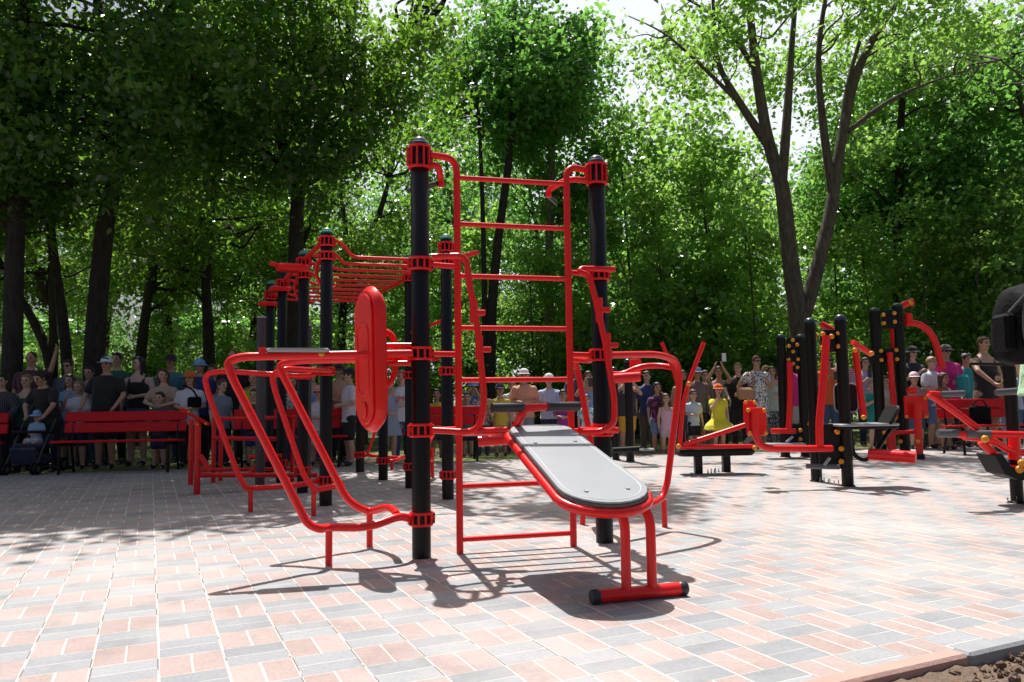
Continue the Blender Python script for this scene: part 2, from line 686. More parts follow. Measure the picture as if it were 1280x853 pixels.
def rig_post(root, c, h, cap, clamps, r=RP):
    mb = MB()
    mb.lathe([(r, 0), (r, h - 0.002), (r - 0.003, h)], c, n=28)
    post = mb.build('post', BLACK, root)
    mb = MB()
    mb.lathe([(r + 0.002, 0), (r + 0.002, 0.012)] + [((r - 0.004) * math.cos(R(a)), 0.012 + 0.045 * math.sin(R(a))) for a in (5, 20, 38, 56, 72, 84, 89)], (c.x, c.y, h), n=24)
    mb.build('cap', cap, post)
    for z, hh in clamps:
        clamp(post, c, z, hh)
    return post


rig = thing('workout_rig', (PA.x, PA.y, 0),
            'large red and black workout rig with tall wall bars, dip bars and overhead monkey bars', 'exercise equipment')
rig_post(rig, PA, 2.58, STEEL_CAP, [(2.50, 0.15), (1.815, 0.085), (1.25, 0.085), (0.775, 0.085), (0.235, 0.085)])
rig_post(rig, PB, 2.58, STEEL_CAP, [(2.50, 0.15), (1.80, 0.085), (1.25, 0.085), (0.745, 0.085), (0.235, 0.085)])
for p in (PD1, PD2, PD3, PE):
    rig_post(rig, p, 2.57, GREEN_CAP, [(2.49, 0.10), (2.35, 0.085), (1.25, 0.085), (0.235, 0.085)])
for p in (PF1, PG1, PG2):
    rig_post(rig, p, 2.57, GREEN_CAP, [(2.42, 0.12), (0.235, 0.085)])

# wall bars between the two front posts
LL, LR = ground(575, 692), ground(717, 683)
LU = (LR - LL).normalized()
LN = V3((LU.y, -LU.x, 0))           # towards the viewer
mb = MB()
mb.tube([LL, LL + Z * 2.525, PA + LU * 0.065 + Z * 2.525], 0.0225, rad=0.15, n=14, seg=9)
mb.tube([LR, LR + Z * 2.525, PB - LU * 0.065 + Z * 2.525], 0.0225, rad=0.13, n=14, seg=9)
bars = mb.build('wall_bars', RED, rig)
for z in (0.085, 0.415, 0.745, 1.085, 1.42, 1.755, 2.095, 2.40):
    MB().tube([LL + Z * z, LR + Z * z], 0.0165, n=12).build('rung', RED, bars)
# short stays from the lower clamps to the uprights
for z in (0.775, 1.25, 1.815):
    MB().tube([PA + LU * 0.06 + Z * z, LL + Z * z], 0.018).build('stay', RED, bars)
for z in (0.745, 1.25, 1.80):
    MB().tube([PB - LU * 0.06 + Z * z, LR + Z * z], 0.018).build('stay', RED, bars)

# grips under the top clamps
for P, s, L in ((PA, 1, 0.17), (PB, -1, 0.30)):
    mb = MB()
    e0 = P + LU * (s * 0.06) + Z * 2.452
    e1 = P + LU * (s * L * 0.7) + Z * 2.46
    e2 = P + LU * (s * L) + W * 0.10 + Z * 2.40
    mb.tube([e0, e1, e2, e2 + Z * -0.05], 0.021, rad=0.09, n=12)
    g = mb.build('pull_up_grip', RED, rig)
    MB().tube([e2 + Z * -0.03 - LU * 0.02, e2 + Z * -0.035 - LU * (s * 0.15) + W * 0.2], 0.017).build('hand_sleeve', DARK_GRIP, g)

# climbing pegs: a bowed tube beside each post, with foot pegs
dA = PA.y - 0.07
pegA = [at(540, 321, dA), at(576, 320, dA), at(583, 326, dA), at(588, 362, dA), at(597, 410, dA), at(606, 505, dA), at(598, 541, dA), at(541, 538, dA)]
mb = MB()
mb.tube(pegA, 0.020, rad=0.10, n=12)
for (x, y) in ((592, 384), (599, 430)):
    c = at(x, y, dA)
    mb.tube([c - Z * 0.10, c + Z * 0.05], 0.0245, n=12)
    mb.box(c + LU * 0.03 - Z * 0.035, (0.085, 0.05, 0.035), x=LU, bev=0.006)
mb.build('peg_climber', RED, rig)
dB = PB.y - 0.10
pegB = [at(768, 337, dB + 0.05), at(727, 336, dB), at(724, 340, dB - 0.02), at(736, 344, dB - 0.03), at(744, 372, dB - 0.04), at(757, 430, dB - 0.05), at(768, 500, dB - 0.05),
        at(768, 530, dB - 0.05), at(752, 540, dB - 0.05), at(727, 540, dB - 0.06)]
mb = MB()
mb.tube(pegB, 0.021, rad=0.05, n=12)
mb.tube([at(724, 538, dB - 0.06), at(772, 538, dB + 0.05)], 0.021, n=12)
for (x, y) in ((749, 384), (759, 428)):
    c = at(x, y, dB - 0.05)
    mb.tube([c - Z * 0.10, c + Z * 0.06], 0.0255, n=12)
    mb.box(c + LU * 0.03 - Z * 0.02, (0.085, 0.05, 0.035), x=LU, bev=0.006)
mb.build('peg_climber', RED, rig)


# dip bars
def dip_side(path, legs, r=0.0245, rad=0.14):
    mb = MB()
    mb.tube(path, r, rad=rad, n=14, seg=8)
    for (a, b) in legs:
        mb.tube([a, b], r * 0.86, n=12)
    return mb.build('dip_bar', RED, rig)


def dip(P, tip_n, top_n, low_n, leg_n, tip_f, top_f, low_f, leg_f, zt, zl):
    pass


n1 = PA.y - 0.03
legN, legF = ground(411, 707), ground(462, 683)
zt, zb = 1.25, 0.225
topN = [PA - U * 0.06 + Z * zt - W * 0.02, at(303, 446, 4.52), at(283, 452, 4.50), at(290, 472, 4.50), at(384, 655, 4.52)]
lowN = [at(400, 662, 4.53), V3((legN.x, legN.y, 0.222)), at(460, 660, 4.60), at(500, 645, 4.72), PA - U * 0.06 + Z * 0.235]
dip_side(topN + lowN, [(V3((legN.x, legN.y, 0)), V3((legN.x, legN.y, 0.222)))])
topF = [PA - U * 0.055 + W * 0.03 + Z * 1.225, at(372, 451, 5.17), at(347, 456, 5.17), at(356, 474, 5.17), at(432, 622, 5.15)]
lowF = [at(446, 634, 5.15), V3((legF.x, legF.y, 0.225)), at(484, 634, 5.08), at(493, 638, 4.95), at(496, 644, 4.78)]
dip_side(topF + lowF, [(V3((legF.x, legF.y, 0)), V3((legF.x, legF.y, 0.225)))])
# forearm pads on the near bar
mb = MB()
pc = (at(336, 440, 4.57) + at(409, 440, 4.64)) / 2
px_ = (at(409, 440, 4.64) - at(336, 440, 4.57)).normalized()
arm = MB().plate(rounded(0.36, 0.115, 0.03), pc + Z * 0.008, px_, Z.cross(px_), 0.024, 0.008).build('arm_pad', GREY_PAD, rig)
mb = MB()
for s in (-0.135, 0.135):
    c = pc + px_ * s
    mb.lathe([(0.010, -0.028), (0.022, -0.022), (0.022, -0.008), (0.016, -0.004)], c, n=14)
mb.build('bolt', YELLOW, arm)
mb = MB()
c = at(328, 443, 4.55)
mb.tube([c - Z * 0.015, c + Z * 0.04], 0.022, n=12)
mb.build('hand_stub', RED, rig)

# the padded backrest between the dip bars and the post: a moulded shell on edge
pb = at(466, 449, 4.78)
lean = Z + U * -0.02
x_ax = (W * 0.985 - U * 0.17).normalized()       # across the shell
nrm = x_ax.cross(lean).normalized()
mb = MB()
mb.plate(rounded(0.33, 0.90, 0.16, 10), pb - nrm * 0.012, x_ax, lean, 0.074, 0.030)
mb.sm = [True] * len(mb.sm)
back = mb.build('backrest', RED, rig)
mb = MB()
mb.plate(rounded(0.25, 0.80, 0.12, 10), pb - nrm * 0.057, x_ax, lean, 0.014, 0.006)
for s in (-1, 1):
    mb.lathe([(0.050, 0), (0.050, 0.004), (0.044, 0.007)], pb - nrm * 0.062 + Z * (s * 0.31), axis=-nrm, n=18)
lp = rounded(0.16, 0.44, 0.07)
mb.tube([pb - nrm * 0.064 + x_ax * p[0] + lean * p[1] for p in lp + lp[:1]], 0.007, rad=0.001, n=6, seg=1)
mb.build('backrest_pad', RED, back)
hb = PA.y + 0.02
MB().tube([at(478, 413, hb), at(490, 418, hb), at(495, 432, hb), at(494, 466, hb), at(488, 480, hb), at(474, 486, hb)], 0.019, rad=0.06, n=12).build('handle', RED, back)
mb = MB()
for z in (1.19, 1.30):
    mb.tube([PA + Z * z - U * 0.06, pb + Z * (z - pb.z) + nrm * 0.03], 0.018, n=10)
mb.build('backrest_bracket', RED, rig)

# second dip bars, on the post behind
q1, q2 = ground(313, 640), ground(392, 645)
pn = [PD1 - U * 0.06 + Z * 1.25 - W * 0.02, at(385, 471, 6.95), at(277, 464, 6.78), at(255, 468, 6.78), at(260, 492, 6.78), at(298, 595, 6.80), at(308, 611, 6.80), V3((q1.x, q1.y, 0.205)), at(372, 607, 7.02), PD1 - U * 0.06 + Z * 0.235]
dip_side(pn, [(V3((q1.x, q1.y, 0)), V3((q1.x, q1.y, 0.205)))])
pf = [PD1 + U * 0.02 - W * 0.06 + Z * 1.25, at(358, 461, 6.62), at(339, 468, 6.60), at(344, 490, 6.60), at(380, 596, 6.60), at(394, 613, 6.60), V3((q2.x, q2.y, 0.215)), at(430, 606, 6.75), PD1 + U * 0.05 - W * 0.05 + Z * 0.235]
dip_side(pf, [(V3((q2.x, q2.y, 0)), V3((q2.x, q2.y, 0.215)))])

# dip bars of the right post
r1, r2 = ground(831, 659), ground(728, 656)
p1 = [PB + U * 0.06 + Z * 1.25, at(824, 443, 5.60), at(846, 451, 5.78), at(850, 475, 5.80), at(834, 606, 5.76), at(828, 623, 5.72), at(812, 632, 5.55), PB + U * 0.06 + W * 0.02 + Z * 0.235]
dip_side(p1, [(V3((r1.x, r1.y, 0)), V3((r1.x, r1.y, 0.20)))])
p2 = [PB + W * 0.06 + Z * 1.24, at(735, 451, 5.95), at(718, 449, 6.25), at(722, 462, 6.28), at(740, 560, 6.1), at(737, 628, 5.95), at(742, 634, 5.7), PB + W * 0.06 + Z * 0.235]
dip_side(p2, [(V3((r2.x, r2.y, 0)), at(730, 632, r2.y))])

# monkey bars overhead on the rear posts
mb = MB()
zr = 2.36
rail_r0, rail_r1 = PD3 + Z * zr, PF1 + Z * zr
mb.tube([PD3 + Z * zr + W * 0.05, PE + Z * zr, PF1 + Z * zr], 0.026, rad=0.1, n=12)
zl = 2.52
mb.tube([PD1 + Z * zl, PD2 + Z * zl], 0.026, n=12)
mb.tube([PD2 + Z * zl, PG1 + Z * 2.45, PG2 + Z * 2.42], 0.026, rad=0.1, n=12)
monkey = mb.build('monkey_bars', RED, rig)
NR = 10
for k in range(NR):
    t = k / (NR - 1)
    a = PD1.lerp(PG2, t * 0.97 + 0.015)
    b = (PD3 if t < 0.001 else PD3).lerp(PF1, t * 0.97 + 0.015)
    d = (b - a).normalized()
    zt_ = zl - 0.10 * t
    MB().tube([a + Z * zt_ + d * 0.02, a + Z * zt_ + d * 0.10, a + Z * (zt_ - 0.05) + d * 0.17, a + Z * zr + d * 0.26, a + Z * zr + d * 0.36, b + Z * zr], 0.0175, rad=0.10, n=9, seg=4).build('rung', RED, monkey)
# curved outriggers and flat pull-up plates on the rear left posts
for P, z in ((PD2, 2.42), (PG1, 2.36), (PG2, 2.30)):
    mb = MB()
    if P is not PD2:
        mb.plate(rounded(0.26, 0.18, 0.05), P - U * 0.03 + Z * z, U, W, 0.06, 0.02)
        mb.build('pull_up_plate', RED, rig)
        continue
    c = P - U * 0.16 + Z * z
    mb.plate(rounded(0.34, 0.20, 0.05), c + U * 0.04, U, W, 0.075, 0.02)
    mb.tube([P + Z * z, P - U * 0.20 + Z * z, P - U * 0.36 - W * 0.05 + Z * (z + 0.03)], 0.026, n=10)
    mb.build('pull_up_plate', RED, rig)
for P in (PD1, PD2):
    mb = MB()
    pts = []
    for k in range(11):
        an = R(100 + 20 * k)
        pts.append(P + U * (0.05 + 0.13 * math.cos(an)) + W * 0.10 + Z * (2.22 + 0.17 * math.sin(an)))
    mb.tube(pts, 0.018, rad=0.02, n=9, seg=2)
    mb.build('hanging_ring', RED, rig)
# a bar through the front rig towards the rear right post
MB().tube([PD3 + Z * 2.36, PD3 + U * 0.22 - W * 0.3 + Z * 2.40], 0.024, n=10).build('cross_bar', RED, rig)
for z in (1.35, 1.72):
    MB().tube([PE + Z * z, PD3 + Z * (z + 0.05)], 0.018, n=8).build('cross_bar', RED, rig)
# low push-up bars far behind between the posts
mb = MB()
p3 = ground(479, 600)
mb.tube([PF1 + Z * 0.235, at(520, 574, 10.6), at(528, 560, 10.6), at(532, 520, 10.6)], 0.024, n=8)
mb.tube([PF1 + Z * 0.235 + U * 0.1, at(467, 546, 10.6), at(474, 520, 10.6)], 0.02, n=8)
mb.build('dip_bar', RED, rig)
rear = rig_post(rig, p3, 1.25, BLACK, [(0.235, 0.085)])
mb = MB()
mb.tube([p3 + Z * 0.235, at(492, 577, 9.6), at(505, 571, 9.9), at(530, 569, 10.1)], 0.024, n=8)
mb.tube([at(490, 577, 9.6), at(490, 588, 9.6)], 0.02, n=8)
mb.build('dip_bar', RED, rig)

# ------------------------------------------------------------------ sit-up bench in front of the wall bars
f0, f1 = ground(739, 756), ground(858, 744)
FU = (f1 - f0).normalized()
bc_low, bc_up = at(772, 627, 3.66), at(672, 534, 4.62)
bx = (bc_low - bc_up).normalized()
bz = FU
bench = thing('sit_up_bench', ((f0 + f1) / 2), 'red sloping sit-up bench with pale grey board, leaning from the wall bars', 'sit-up bench')
mb = MB()
ft = 0.034
mb.tube([f0 + Z * ft + FU * 0.03, f1 + Z * ft - FU * 0.03], 0.031, n=16)
foot = mb.build('foot', RED, bench)
mb = MB()
for e, s in ((f0, 1), (f1, -1)):
    mb.lathe([(0.030, 0), (0.034, 0.004), (0.034, 0.036), (0.032, 0.04)], e + Z * ft, axis=FU * s, n=18)
mb.build('foot_cap', DARK_GRIP, foot)
mid = (f0 + f1) / 2
Lb = (bc_low - bc_up).length
nb = bx.cross(bz)
if nb.z < 0:
    nb = -nb
cc = (bc_low + bc_up) / 2
# board outline: local x along the slope, y across
def board_outline(g=0.0):
    hl = Lb / 2 + 0.03 + g
    wl, wu = 0.232 + g, 0.196 + g
    pts = []
    for k in range(13):
        a = R(-90 + 15 * k)
        pts.append((hl - 0.20 + 0.20 * math.cos(a), wl * math.sin(a)))
    for k in range(5):
        a = R(90 + 22.5 * k)
        pts.append((-hl + 0.10 + 0.10 * math.cos(a), wu - 0.10 + 0.10 * math.sin(a)))
    for k in range(5):
        a = R(180 + 22.5 * k)
        pts.append((-hl + 0.10 + 0.10 * math.cos(a), -wu + 0.10 + 0.10 * math.sin(a)))
    return pts


yv = nb.cross(bx)
bd = MB()
bd.cur = 1
bd.plate(board_outline(0.0), cc - nb * 0.011, bx, yv, 0.020, 0.005)
bd.cur = 0
bd.plate(board_outline(-0.004), cc + nb * 0.0025, bx, yv, 0.010, 0.004)
BOARD_TOP = simple('board top', (0.31, 0.325, 0.345), 0.40, var=0.10, vscale=5, bump=0.05, bscale=30)
board = bd.build('board', [BOARD_TOP, BOARD_EDGE], bench)
mb = MB()
ol = board_outline(-0.03)
mb.tube([cc + nb * 0.0075 + bx * p[0] + yv * p[1] for p in ol + ol[:1]], 0.0022, rad=0.001, n=5, seg=1)
mb.build('border_line', simple('pale line', (0.72, 0.72, 0.72), 0.5), board)
mb = MB()
for (x, y) in ((0.42, -0.11), (0.42, 0.11), (-0.25, -0.12), (-0.25, 0.12)):
    mb.lathe([(0.011, 0.006), (0.011, 0.010), (0.007, 0.013)], cc + bx * x + yv * y, axis=nb, n=12)
mb.build('screw', STEEL, board)
mb = MB()
rim = board_outline(0.004)
mb.tube([cc - nb * 0.043 + bx * p[0] + yv * p[1] for p in rim + rim[:1]], 0.023, rad=0.004, n=12, seg=2)
mb.tube([cc - nb * 0.043 - yv * 0.19 + bx * 0.1, cc - nb * 0.043 + yv * 0.19 + bx * 0.1], 0.018)
mb.build('rim_frame', RED, bench)
for px1, py1, px2 in ((777, 748, 768), (803, 742, 799)):
    g_ = ground(px1, py1)
    g_ = f0 + FU * (g_ - f0).dot(FU)
    top = g_ + Z * 0.36 - bx * 0.0
    back_ = cc - nb * 0.05 + bx * (Lb / 2 - 0.26) + FU * ((g_ - mid).dot(FU) * 1.15)
    under = (cc - nb * 0.070 + bx * (Lb / 2 - 0.06)).z
    MB().tube([g_ + Z * ft, g_ + Z * under, back_ - nb * 0.012], 0.024, rad=0.10, n=14, seg=8).build('leg', RED, bench)
# head: roller with black sleeves, curved stem, hook tube onto the bars
rl, rr_ = at(615, 510, 4.45), at(724, 508, 4.66)
rd = (rr_ - rl).normalized()
rm = (rl + rr_) / 2
mb = MB()
mb.tube([rl + rd * 0.02, rr_ - rd * 0.02], 0.022, n=14)
mb.tube([rm + rd * 0.02, rm - rd * 0.08 - Z * 0.01, rm - rd * 0.10 - Z * 0.06, at(643, 536, 4.66)], 0.024, rad=0.07, n=12)
head = mb.build('foot_hook', RED, bench)
MB().tube([rl, rm - rd * 0.085], 0.028, n=16).build('sleeve', DARK_GRIP, head)
MB().tube([rm + rd * 0.065, rr_], 0.028, n=16).build('sleeve', DARK_GRIP, head)
mb = MB()
mb.tube([at(598, 552, 4.72), at(640, 549, 4.72)], 0.032, n=14)
mb.tube([at(634, 538, 4.72), at(582, 540, 4.82)], 0.022, n=12)
mb.build('hook_tube', RED, bench)

# ------------------------------------------------------------------ low red bars behind, left
h0, h1 = ground(246, 618), ground(238, 606)
lowbars = thing('low_parallel_bars', h0, 'low red tube frame with a slanted end board, left of the dip bars', 'exercise bars')
zt_ = at(246, 526, h0.y).z
MB().tube([h0, h0 + Z * zt_], 0.034, n=14).build('leg', RED, lowbars)
MB().tube([h1, h1 + Z * zt_], 0.030, n=14).build('leg', RED, lowbars)
e1 = ground(388, 598)
mb = MB()
mb.tube([at(246, 594, h0.y), at(396, 594, h0.y + 0.6)], 0.028)
mb.tube([at(243, 588, h1.y), at(390, 586, h1.y + 0.6)], 0.024)
for x in (385, 440 - 45):
    pass
mb.tube([at(250, 570, h0.y), at(262, 588, h0.y)], 0.03)
mb.build('rail', RED, lowbars)
mb = MB()
mb.plate(rounded(0.34, 0.40, 0.03), at(243, 521, h0.y + 0.1), U * 0.83 - Z * 0.52, W, 0.035, 0.006)
eb = mb.build('end_board', RED_WOOD, lowbars)
mb = MB()
for (x, y) in ((236, 515), (257, 530), (247, 531), (229, 514)):
    mb.ball(at(x, y, h0.y - 0.12), 0.012)
mb.build('bolt', YELLOW, eb)
d2 = 9.6
fb = thing('stepping_rack', at(268, 585, d2), 'red two-rail step frame standing behind the low red bars', 'exercise bars')
fb.location.z = 0
for x, yb in ((268, 592), (277, 600), (366, 590)):
    p = at(x, 500, d2 + (0.2 if x == 277 else 0))
    MB().tube([V3((p.x, p.y, 0)), V3((p.x, p.y, at(x, 524, d2).z))], 0.026).build('leg', RED, fb)
mb = MB()
mb.tube([at(266, 524, d2), at(370, 522, d2)], 0.026)
mb.tube([at(266, 548, d2), at(348, 549, d2)], 0.030)
mb.build('rail', RED, fb)
mb = MB()
mb.tube([at(314, 592, d2 - 0.3), at(340, 560, d2 - 0.3)], 0.042)
mb.tube([at(312, 572, d2 - 0.3), at(352, 570, d2 - 0.3)], 0.028)
mb.build('brace', RED, fb)
mb = MB()
for k, (x, y) in enumerate(((327, 398), (384, 408))):
    p = at(x, y, 8.9)
    t = thing('short_post', (p.x, p.y, 0), ['shorter grey-brown steel post, left of the black rig posts', 'shorter grey-brown steel post close behind a black rig post'][k], 'post', 'grey steel posts')
    m2 = MB()
    m2.lathe([(0.052, 0), (0.052, p.z - 0.01), (0.046, p.z)], (p.x, p.y, 0), n=20)
    m2.build('shaft', GREY_POST, t)
    m2 = MB()
    m2.lathe([(0.055, 0), (0.055, 0.015), (0.04, 0.024)], (p.x, p.y, p.z), n=20)
    m2.build('cap', GREY_PAD, t)
# far small red frame seen between the front posts
ff = at(536, 600, 9.3)
t = thing('step_stool_frame', (ff.x, ff.y, 0), 'small far red stool-like frame seen just right of the front black post', 'exercise bars')
for (x, yb, d) in ((528, 609, 9.0), (540, 597, 9.9)):
    p = at(x, 500, d)
    MB().tube([V3((p.x, p.y, 0)), V3((p.x, p.y, at(x, 560, d).z))], 0.024).build('leg', RED, t)
mb = MB()
mb.tube([at(527, 575, 9.0), at(541, 575, 9.9)], 0.022)
mb.tube([at(527, 603, 9.0), at(541, 600, 9.9)], 0.02)
mb.tube([at(528, 571, 9.0), at(541, 545, 9.9)], 0.022)
mb.build('rail', RED, t)
# ------------------------------------------------------------------ the exercise machines on the right
def knob(mb, p, r=0.024, ax=(0, -1, 0)):
    mb.lathe([(r * 0.9, 0), (r, r * 0.25), (r, r * 0.6), (r * 0.8, r * 1.0), (r * 0.35, r * 1.2)], p, axis=ax, n=14)


def knobs(name, pts, parent, r=0.024):
    for p in pts:
        mb = MB()
        knob(mb, p, r)
        mb.build(name, YELLOW, parent)


def mpost(parent, base, top, r=0.056):
    mb = MB()
    mb.lathe([(r, 0), (r, top - 0.02)], (base.x, base.y, 0), n=22)
    mb.lathe([(r + 0.012, 0.0), (r + 0.012, 0.012), (r, 0.014)], (base.x, base.y, 0.001), n=22)
    p = mb.build('post', BLACK, parent)
    mb = MB()
    mb.lathe([(r + 0.003, 0), (r + 0.003, 0.02)] + [((r) * math.cos(R(a)), 0.02 + 0.045 * math.sin(R(a))) for a in (8, 25, 45, 65, 82, 89)], (base.x, base.y, top - 0.02), n=22)
    mb.build('cap', STEEL_CAP, p)
    return p


def anchor_bolts(parent, a, b, n=5):
    mb = MB()
    for k in range(n):
        p = a.lerp(b, (k + 0.5) / n)
        mb.lathe([(0.010, 0), (0.010, 0.02), (0.006, 0.02), (0.006, 0.05 + 0.01 * (k % 2))], V3((p.x + 0.01 * (k % 3), p.y, 0)), n=8)
    mb.build('anchor_bolts', STEEL, parent)


def panel(name, parent, p00, p11, depth, thick, mat, rad=0.03, skew=0.0):
    a, b = at(*p00, depth), at(*p11, depth)
    c = (a + b) / 2
    mb = MB()
    mb.plate(rounded(abs(b.x - a.x), abs(b.z - a.z), rad), c, V3((1, skew, 0)), Z, thick, 0.006)
    return mb.build(name, mat, parent)


# --- machine with two posts and seats (centre right)
M = 8.3
b1, b2 = ground(1021, 602), ground(1060, 608)
m1 = thing('chest_press', (b2.x, b2.y, 0), 'two-post black and red chest press with seats, nearest of the machines on the right', 'exercise machine')
mpost(m1, b1, at(1021, 402, b1.y).z, 0.060)
mpost(m1, b2, at(1060, 398, b2.y).z, 0.060)
pt = panel('plate', m1, (1025, 412), (1055, 440), M, 0.03, BLACK_RUB)
knobs('bolt', [at(x, y, M - 0.03) for x, y in ((1028, 418), (1028, 435), (1039, 421), (1048, 417), (1048, 433))], pt, 0.028)
pl = panel('plate', m1, (1022, 530), (1056, 586), M, 0.03, BLACK_RUB)
knobs('bolt', [at(x, y, M - 0.04) for x, y in ((1051, 561), (1051, 577), (1046, 540))], pl, 0.03)
mb = MB()
mb.tube([at(1033, 420, M - 0.12), at(1030, 470, M - 0.14), at(1024, 530, M - 0.16), at(1025, 558, M - 0.16)], 0.040, rad=0.3, n=12)
mb.tube([at(1040, 561, M - 0.14), at(963, 561, M - 0.2), at(948, 556, M - 0.2), at(944, 540, M - 0.2), at(943, 515, M - 0.2)], 0.036, rad=0.16, n=12, seg=8)
mb.build('lever_arm', RED, m1)
MB().tube([at(1026, 405, M + 0.2), at(1048, 417, M + 0.15)], 0.035).build('cross_beam', RED, m1)
pad = panel('back_pad', m1, (932, 510), (959, 545), M - 0.12, 0.05, RED, 0.03, 0.25)
knobs('bolt', [at(x, y, M - 0.17) for x, y in ((935, 513), (955, 513), (938, 541.5), (957, 541.5))], pad, 0.022)
pad2 = panel('rear_pad', m1, (929, 501), (946, 530), M + 0.25, 0.04, RED, 0.03)
knobs('bolt', [at(x, y, M + 0.2) for x, y in ((932, 503), (943, 503))], pad2, 0.02)
mb = MB()
mb.tube([at(1066, 428, M), at(1089, 443, M + 0.1)], 0.030)
mb.tube([at(1069, 436, M), at(1074, 480, M), at(1080, 522, M - 0.05)], 0.034, rad=0.2)
a2 = mb.build('lever_arm', RED, m1)
knobs('bolt', [at(1079, 522, M - 0.1), at(1089, 442, M), at(1068, 438, M - 0.05)], a2, 0.026)
br = panel('backrest', m1, (1042, 480), (1073, 515), M + 0.15, 0.05, BLACK_RUB, 0.06)
mb = MB()
c0, c1 = at(1042, 480, M + 0.12), at(1073, 515, M + 0.12)
rp = rounded(abs(c1.x - c0.x), abs(c1.z - c0.z), 0.06)
mb.tube([(c0 + c1) / 2 + V3((p[0], 0, p[1])) for p in rp + rp[:1]], 0.008, rad=0.001, n=6, seg=1)
mb.build('backrest_rim', GREY_PAD, br)
sc_ = (at(1040, 531, M) + at(1120, 531, M)) / 2
sl = (at(1120, 531, M) - at(1040, 531, M)).length
st_ = MB().plate(rounded(sl, 0.34, 0.08), sc_ + V3((0, 0.02, 0.0)), V3((1, 0.1, 0)), V3((0, 1, 0)), 0.028, 0.01).build('seat', GREY_PAD, m1)
MB().plate(rounded(sl * 0.97, 0.33, 0.08), sc_ + V3((0, 0.02, -0.03)), V3((1, 0.1, 0)), V3((0, 1, 0)), 0.03, 0.01).build('seat_base', BLACK_RUB, st_)
MB().plate(rounded(0.30, 0.24, 0.06), (at(1117, 508, M) + at(1105, 531, M)) / 2, V3((0, 1, 0)), at(1117, 508, M) - at(1105, 531, M), 0.035, 0.012).build('backrest', BLACK_RUB, m1)
mb = MB()
mb.tube([at(1116, 533, M), at(1104, 550, M), at(1092, 570, M), at(1079, 577, M), at(1066, 568, M), at(1064, 540, M)], 0.022, rad=0.12, n=10)
mb.build('seat_bracket', BLACK, m1)
MB().tube([at(1086, 568, M - 0.1), at(1145, 572, M - 0.35)], 0.062, n=18).build('roller', RED, m1)
MB().tube([at(1008, 583, M - 0.2), at(1049, 584, M - 0.2)], 0.026, n=12).build('foot_bar', GREY_GRIP, m1)
MB().tube([at(1030, 582, M - 0.22), at(1037, 573, M - 0.18)], 0.016, n=8).build('foot_lever', GREY_PAD, m1)
anchor_bolts(m1, V3((b1.x, b1.y - 0.05, 0)), V3((b2.x - 0.1, b2.y, 0)), 6)

# --- black bench with red levers
M = 9.85
l1, l2 = ground(873, 592), ground(908, 590)
m4 = thing('leg_curl_bench', (l1.x, l1.y, 0), 'long low black padded bench with red lever beam and two upright red handles', 'exercise bench')
for l in (l1, l2):
    zt_ = at(873, 570, l.y).z
    MB().box((l.x, l.y, zt_ / 2), (0.095, 0.10, zt_), bev=0.008).build('leg', BLACK, m4)
c = (at(845, 566, M) + at(941, 564, M)) / 2
sl = (at(941, 564, M) - at(845, 566, M)).length
MB().plate(rounded(sl, 0.34, 0.10), c, at(941, 564, M) - at(845, 566, M), V3((0, 1, 0)), 0.085, 0.03).build('pad', BLACK_RUB, m4)
MB().plate(rounded(0.18, 0.30, 0.05), (at(934, 556, M) + at(944, 544, M)) / 2, at(944, 544, M) - at(934, 556, M), V3((0, 1, 0)), 0.05, 0.015).build('head_pad', BLACK_RUB, m4)
mb = MB()
mb.tube([at(846, 559, M - 0.15), at(946, 558, M - 0.15)], 0.028)
mb.tube([at(855, 556, M - 0.15), at(893, 544, M - 0.15), at(936, 530, M - 0.15)], 0.032, rad=0.1)
mb.build('lever_beam', RED, m4)
mb = MB()
mb.tube([at(850, 557, M - 0.1), at(853, 510, M - 0.1), at(861, 478, M - 0.1), at(880, 428, M - 0.1)], 0.028, rad=0.4, n=10)
h_ = mb.build('lever_arm', RED, m4)
mb = MB()
mb.tube([at(856, 556, M + 0.3), at(849, 500, M + 0.3), at(845, 470, M + 0.3), at(827, 428, M + 0.3)], 0.026, rad=0.4, n=10)
mb.build('lever_arm', RED, m4)
knobs('bolt', [at(861, 480, M - 0.15), at(848, 558, M - 0.2), at(943, 560, M - 0.2)], m4, 0.030)
MB().tube([at(853, 475, M + 0.1), at(852, 556, M + 0.1)], 0.045, n=12).build('post', BLACK, m4)
anchor_bolts(m4, V3((l1.x + 0.1, l1.y - 0.02, 0)), V3((l2.x - 0.06, l2.y, 0)), 6)

# --- rear machine left of it
M = 12.4
m0 = thing('shoulder_press', at(992, 500, M), 'two-post black and red machine with a bolted plate, behind the low black bench', 'exercise machine')
m0.location.z = 0
for x in (979, 1004):
    p = at(x, 500, M)
    mpost(m0, V3((p.x, p.y, 0)), at(x, 421, M).z, 0.072)
pt = panel('plate', m0, (983, 422), (1000, 466), M - 0.02, 0.03, BLACK_RUB)
knobs('bolt', [at(820 + x / 3.047, 360 + y / 3.047, M - 0.08) for x, y in ((505, 222), (520, 200), (537, 217), (521, 243), (505, 273), (540, 272), (521, 289), (538, 303))], pt, 0.03)
mb = MB()
mb.tube([at(987, 453, M - 0.15), at(988, 495, M - 0.2), at(986, 538, M - 0.2)], 0.045, rad=0.3)
mb.tube([at(964, 539, M - 0.2), at(994, 539, M - 0.2)], 0.045)
mb.build('lever_arm', RED, m0)
MB().tube([at(1007, 421, M), at(1018, 420, M + 0.1)], 0.06, n=12).build('cross_beam', RED, m0)
MB().tube([at(1012, 425, M), at(1014, 480, M), at(1019, 520, M)], 0.045, n=10).build('swing_arm', RED, m0)
pl = panel('plate', m0, (983, 530), (1010, 556), M - 0.02, 0.03, BLACK_RUB)
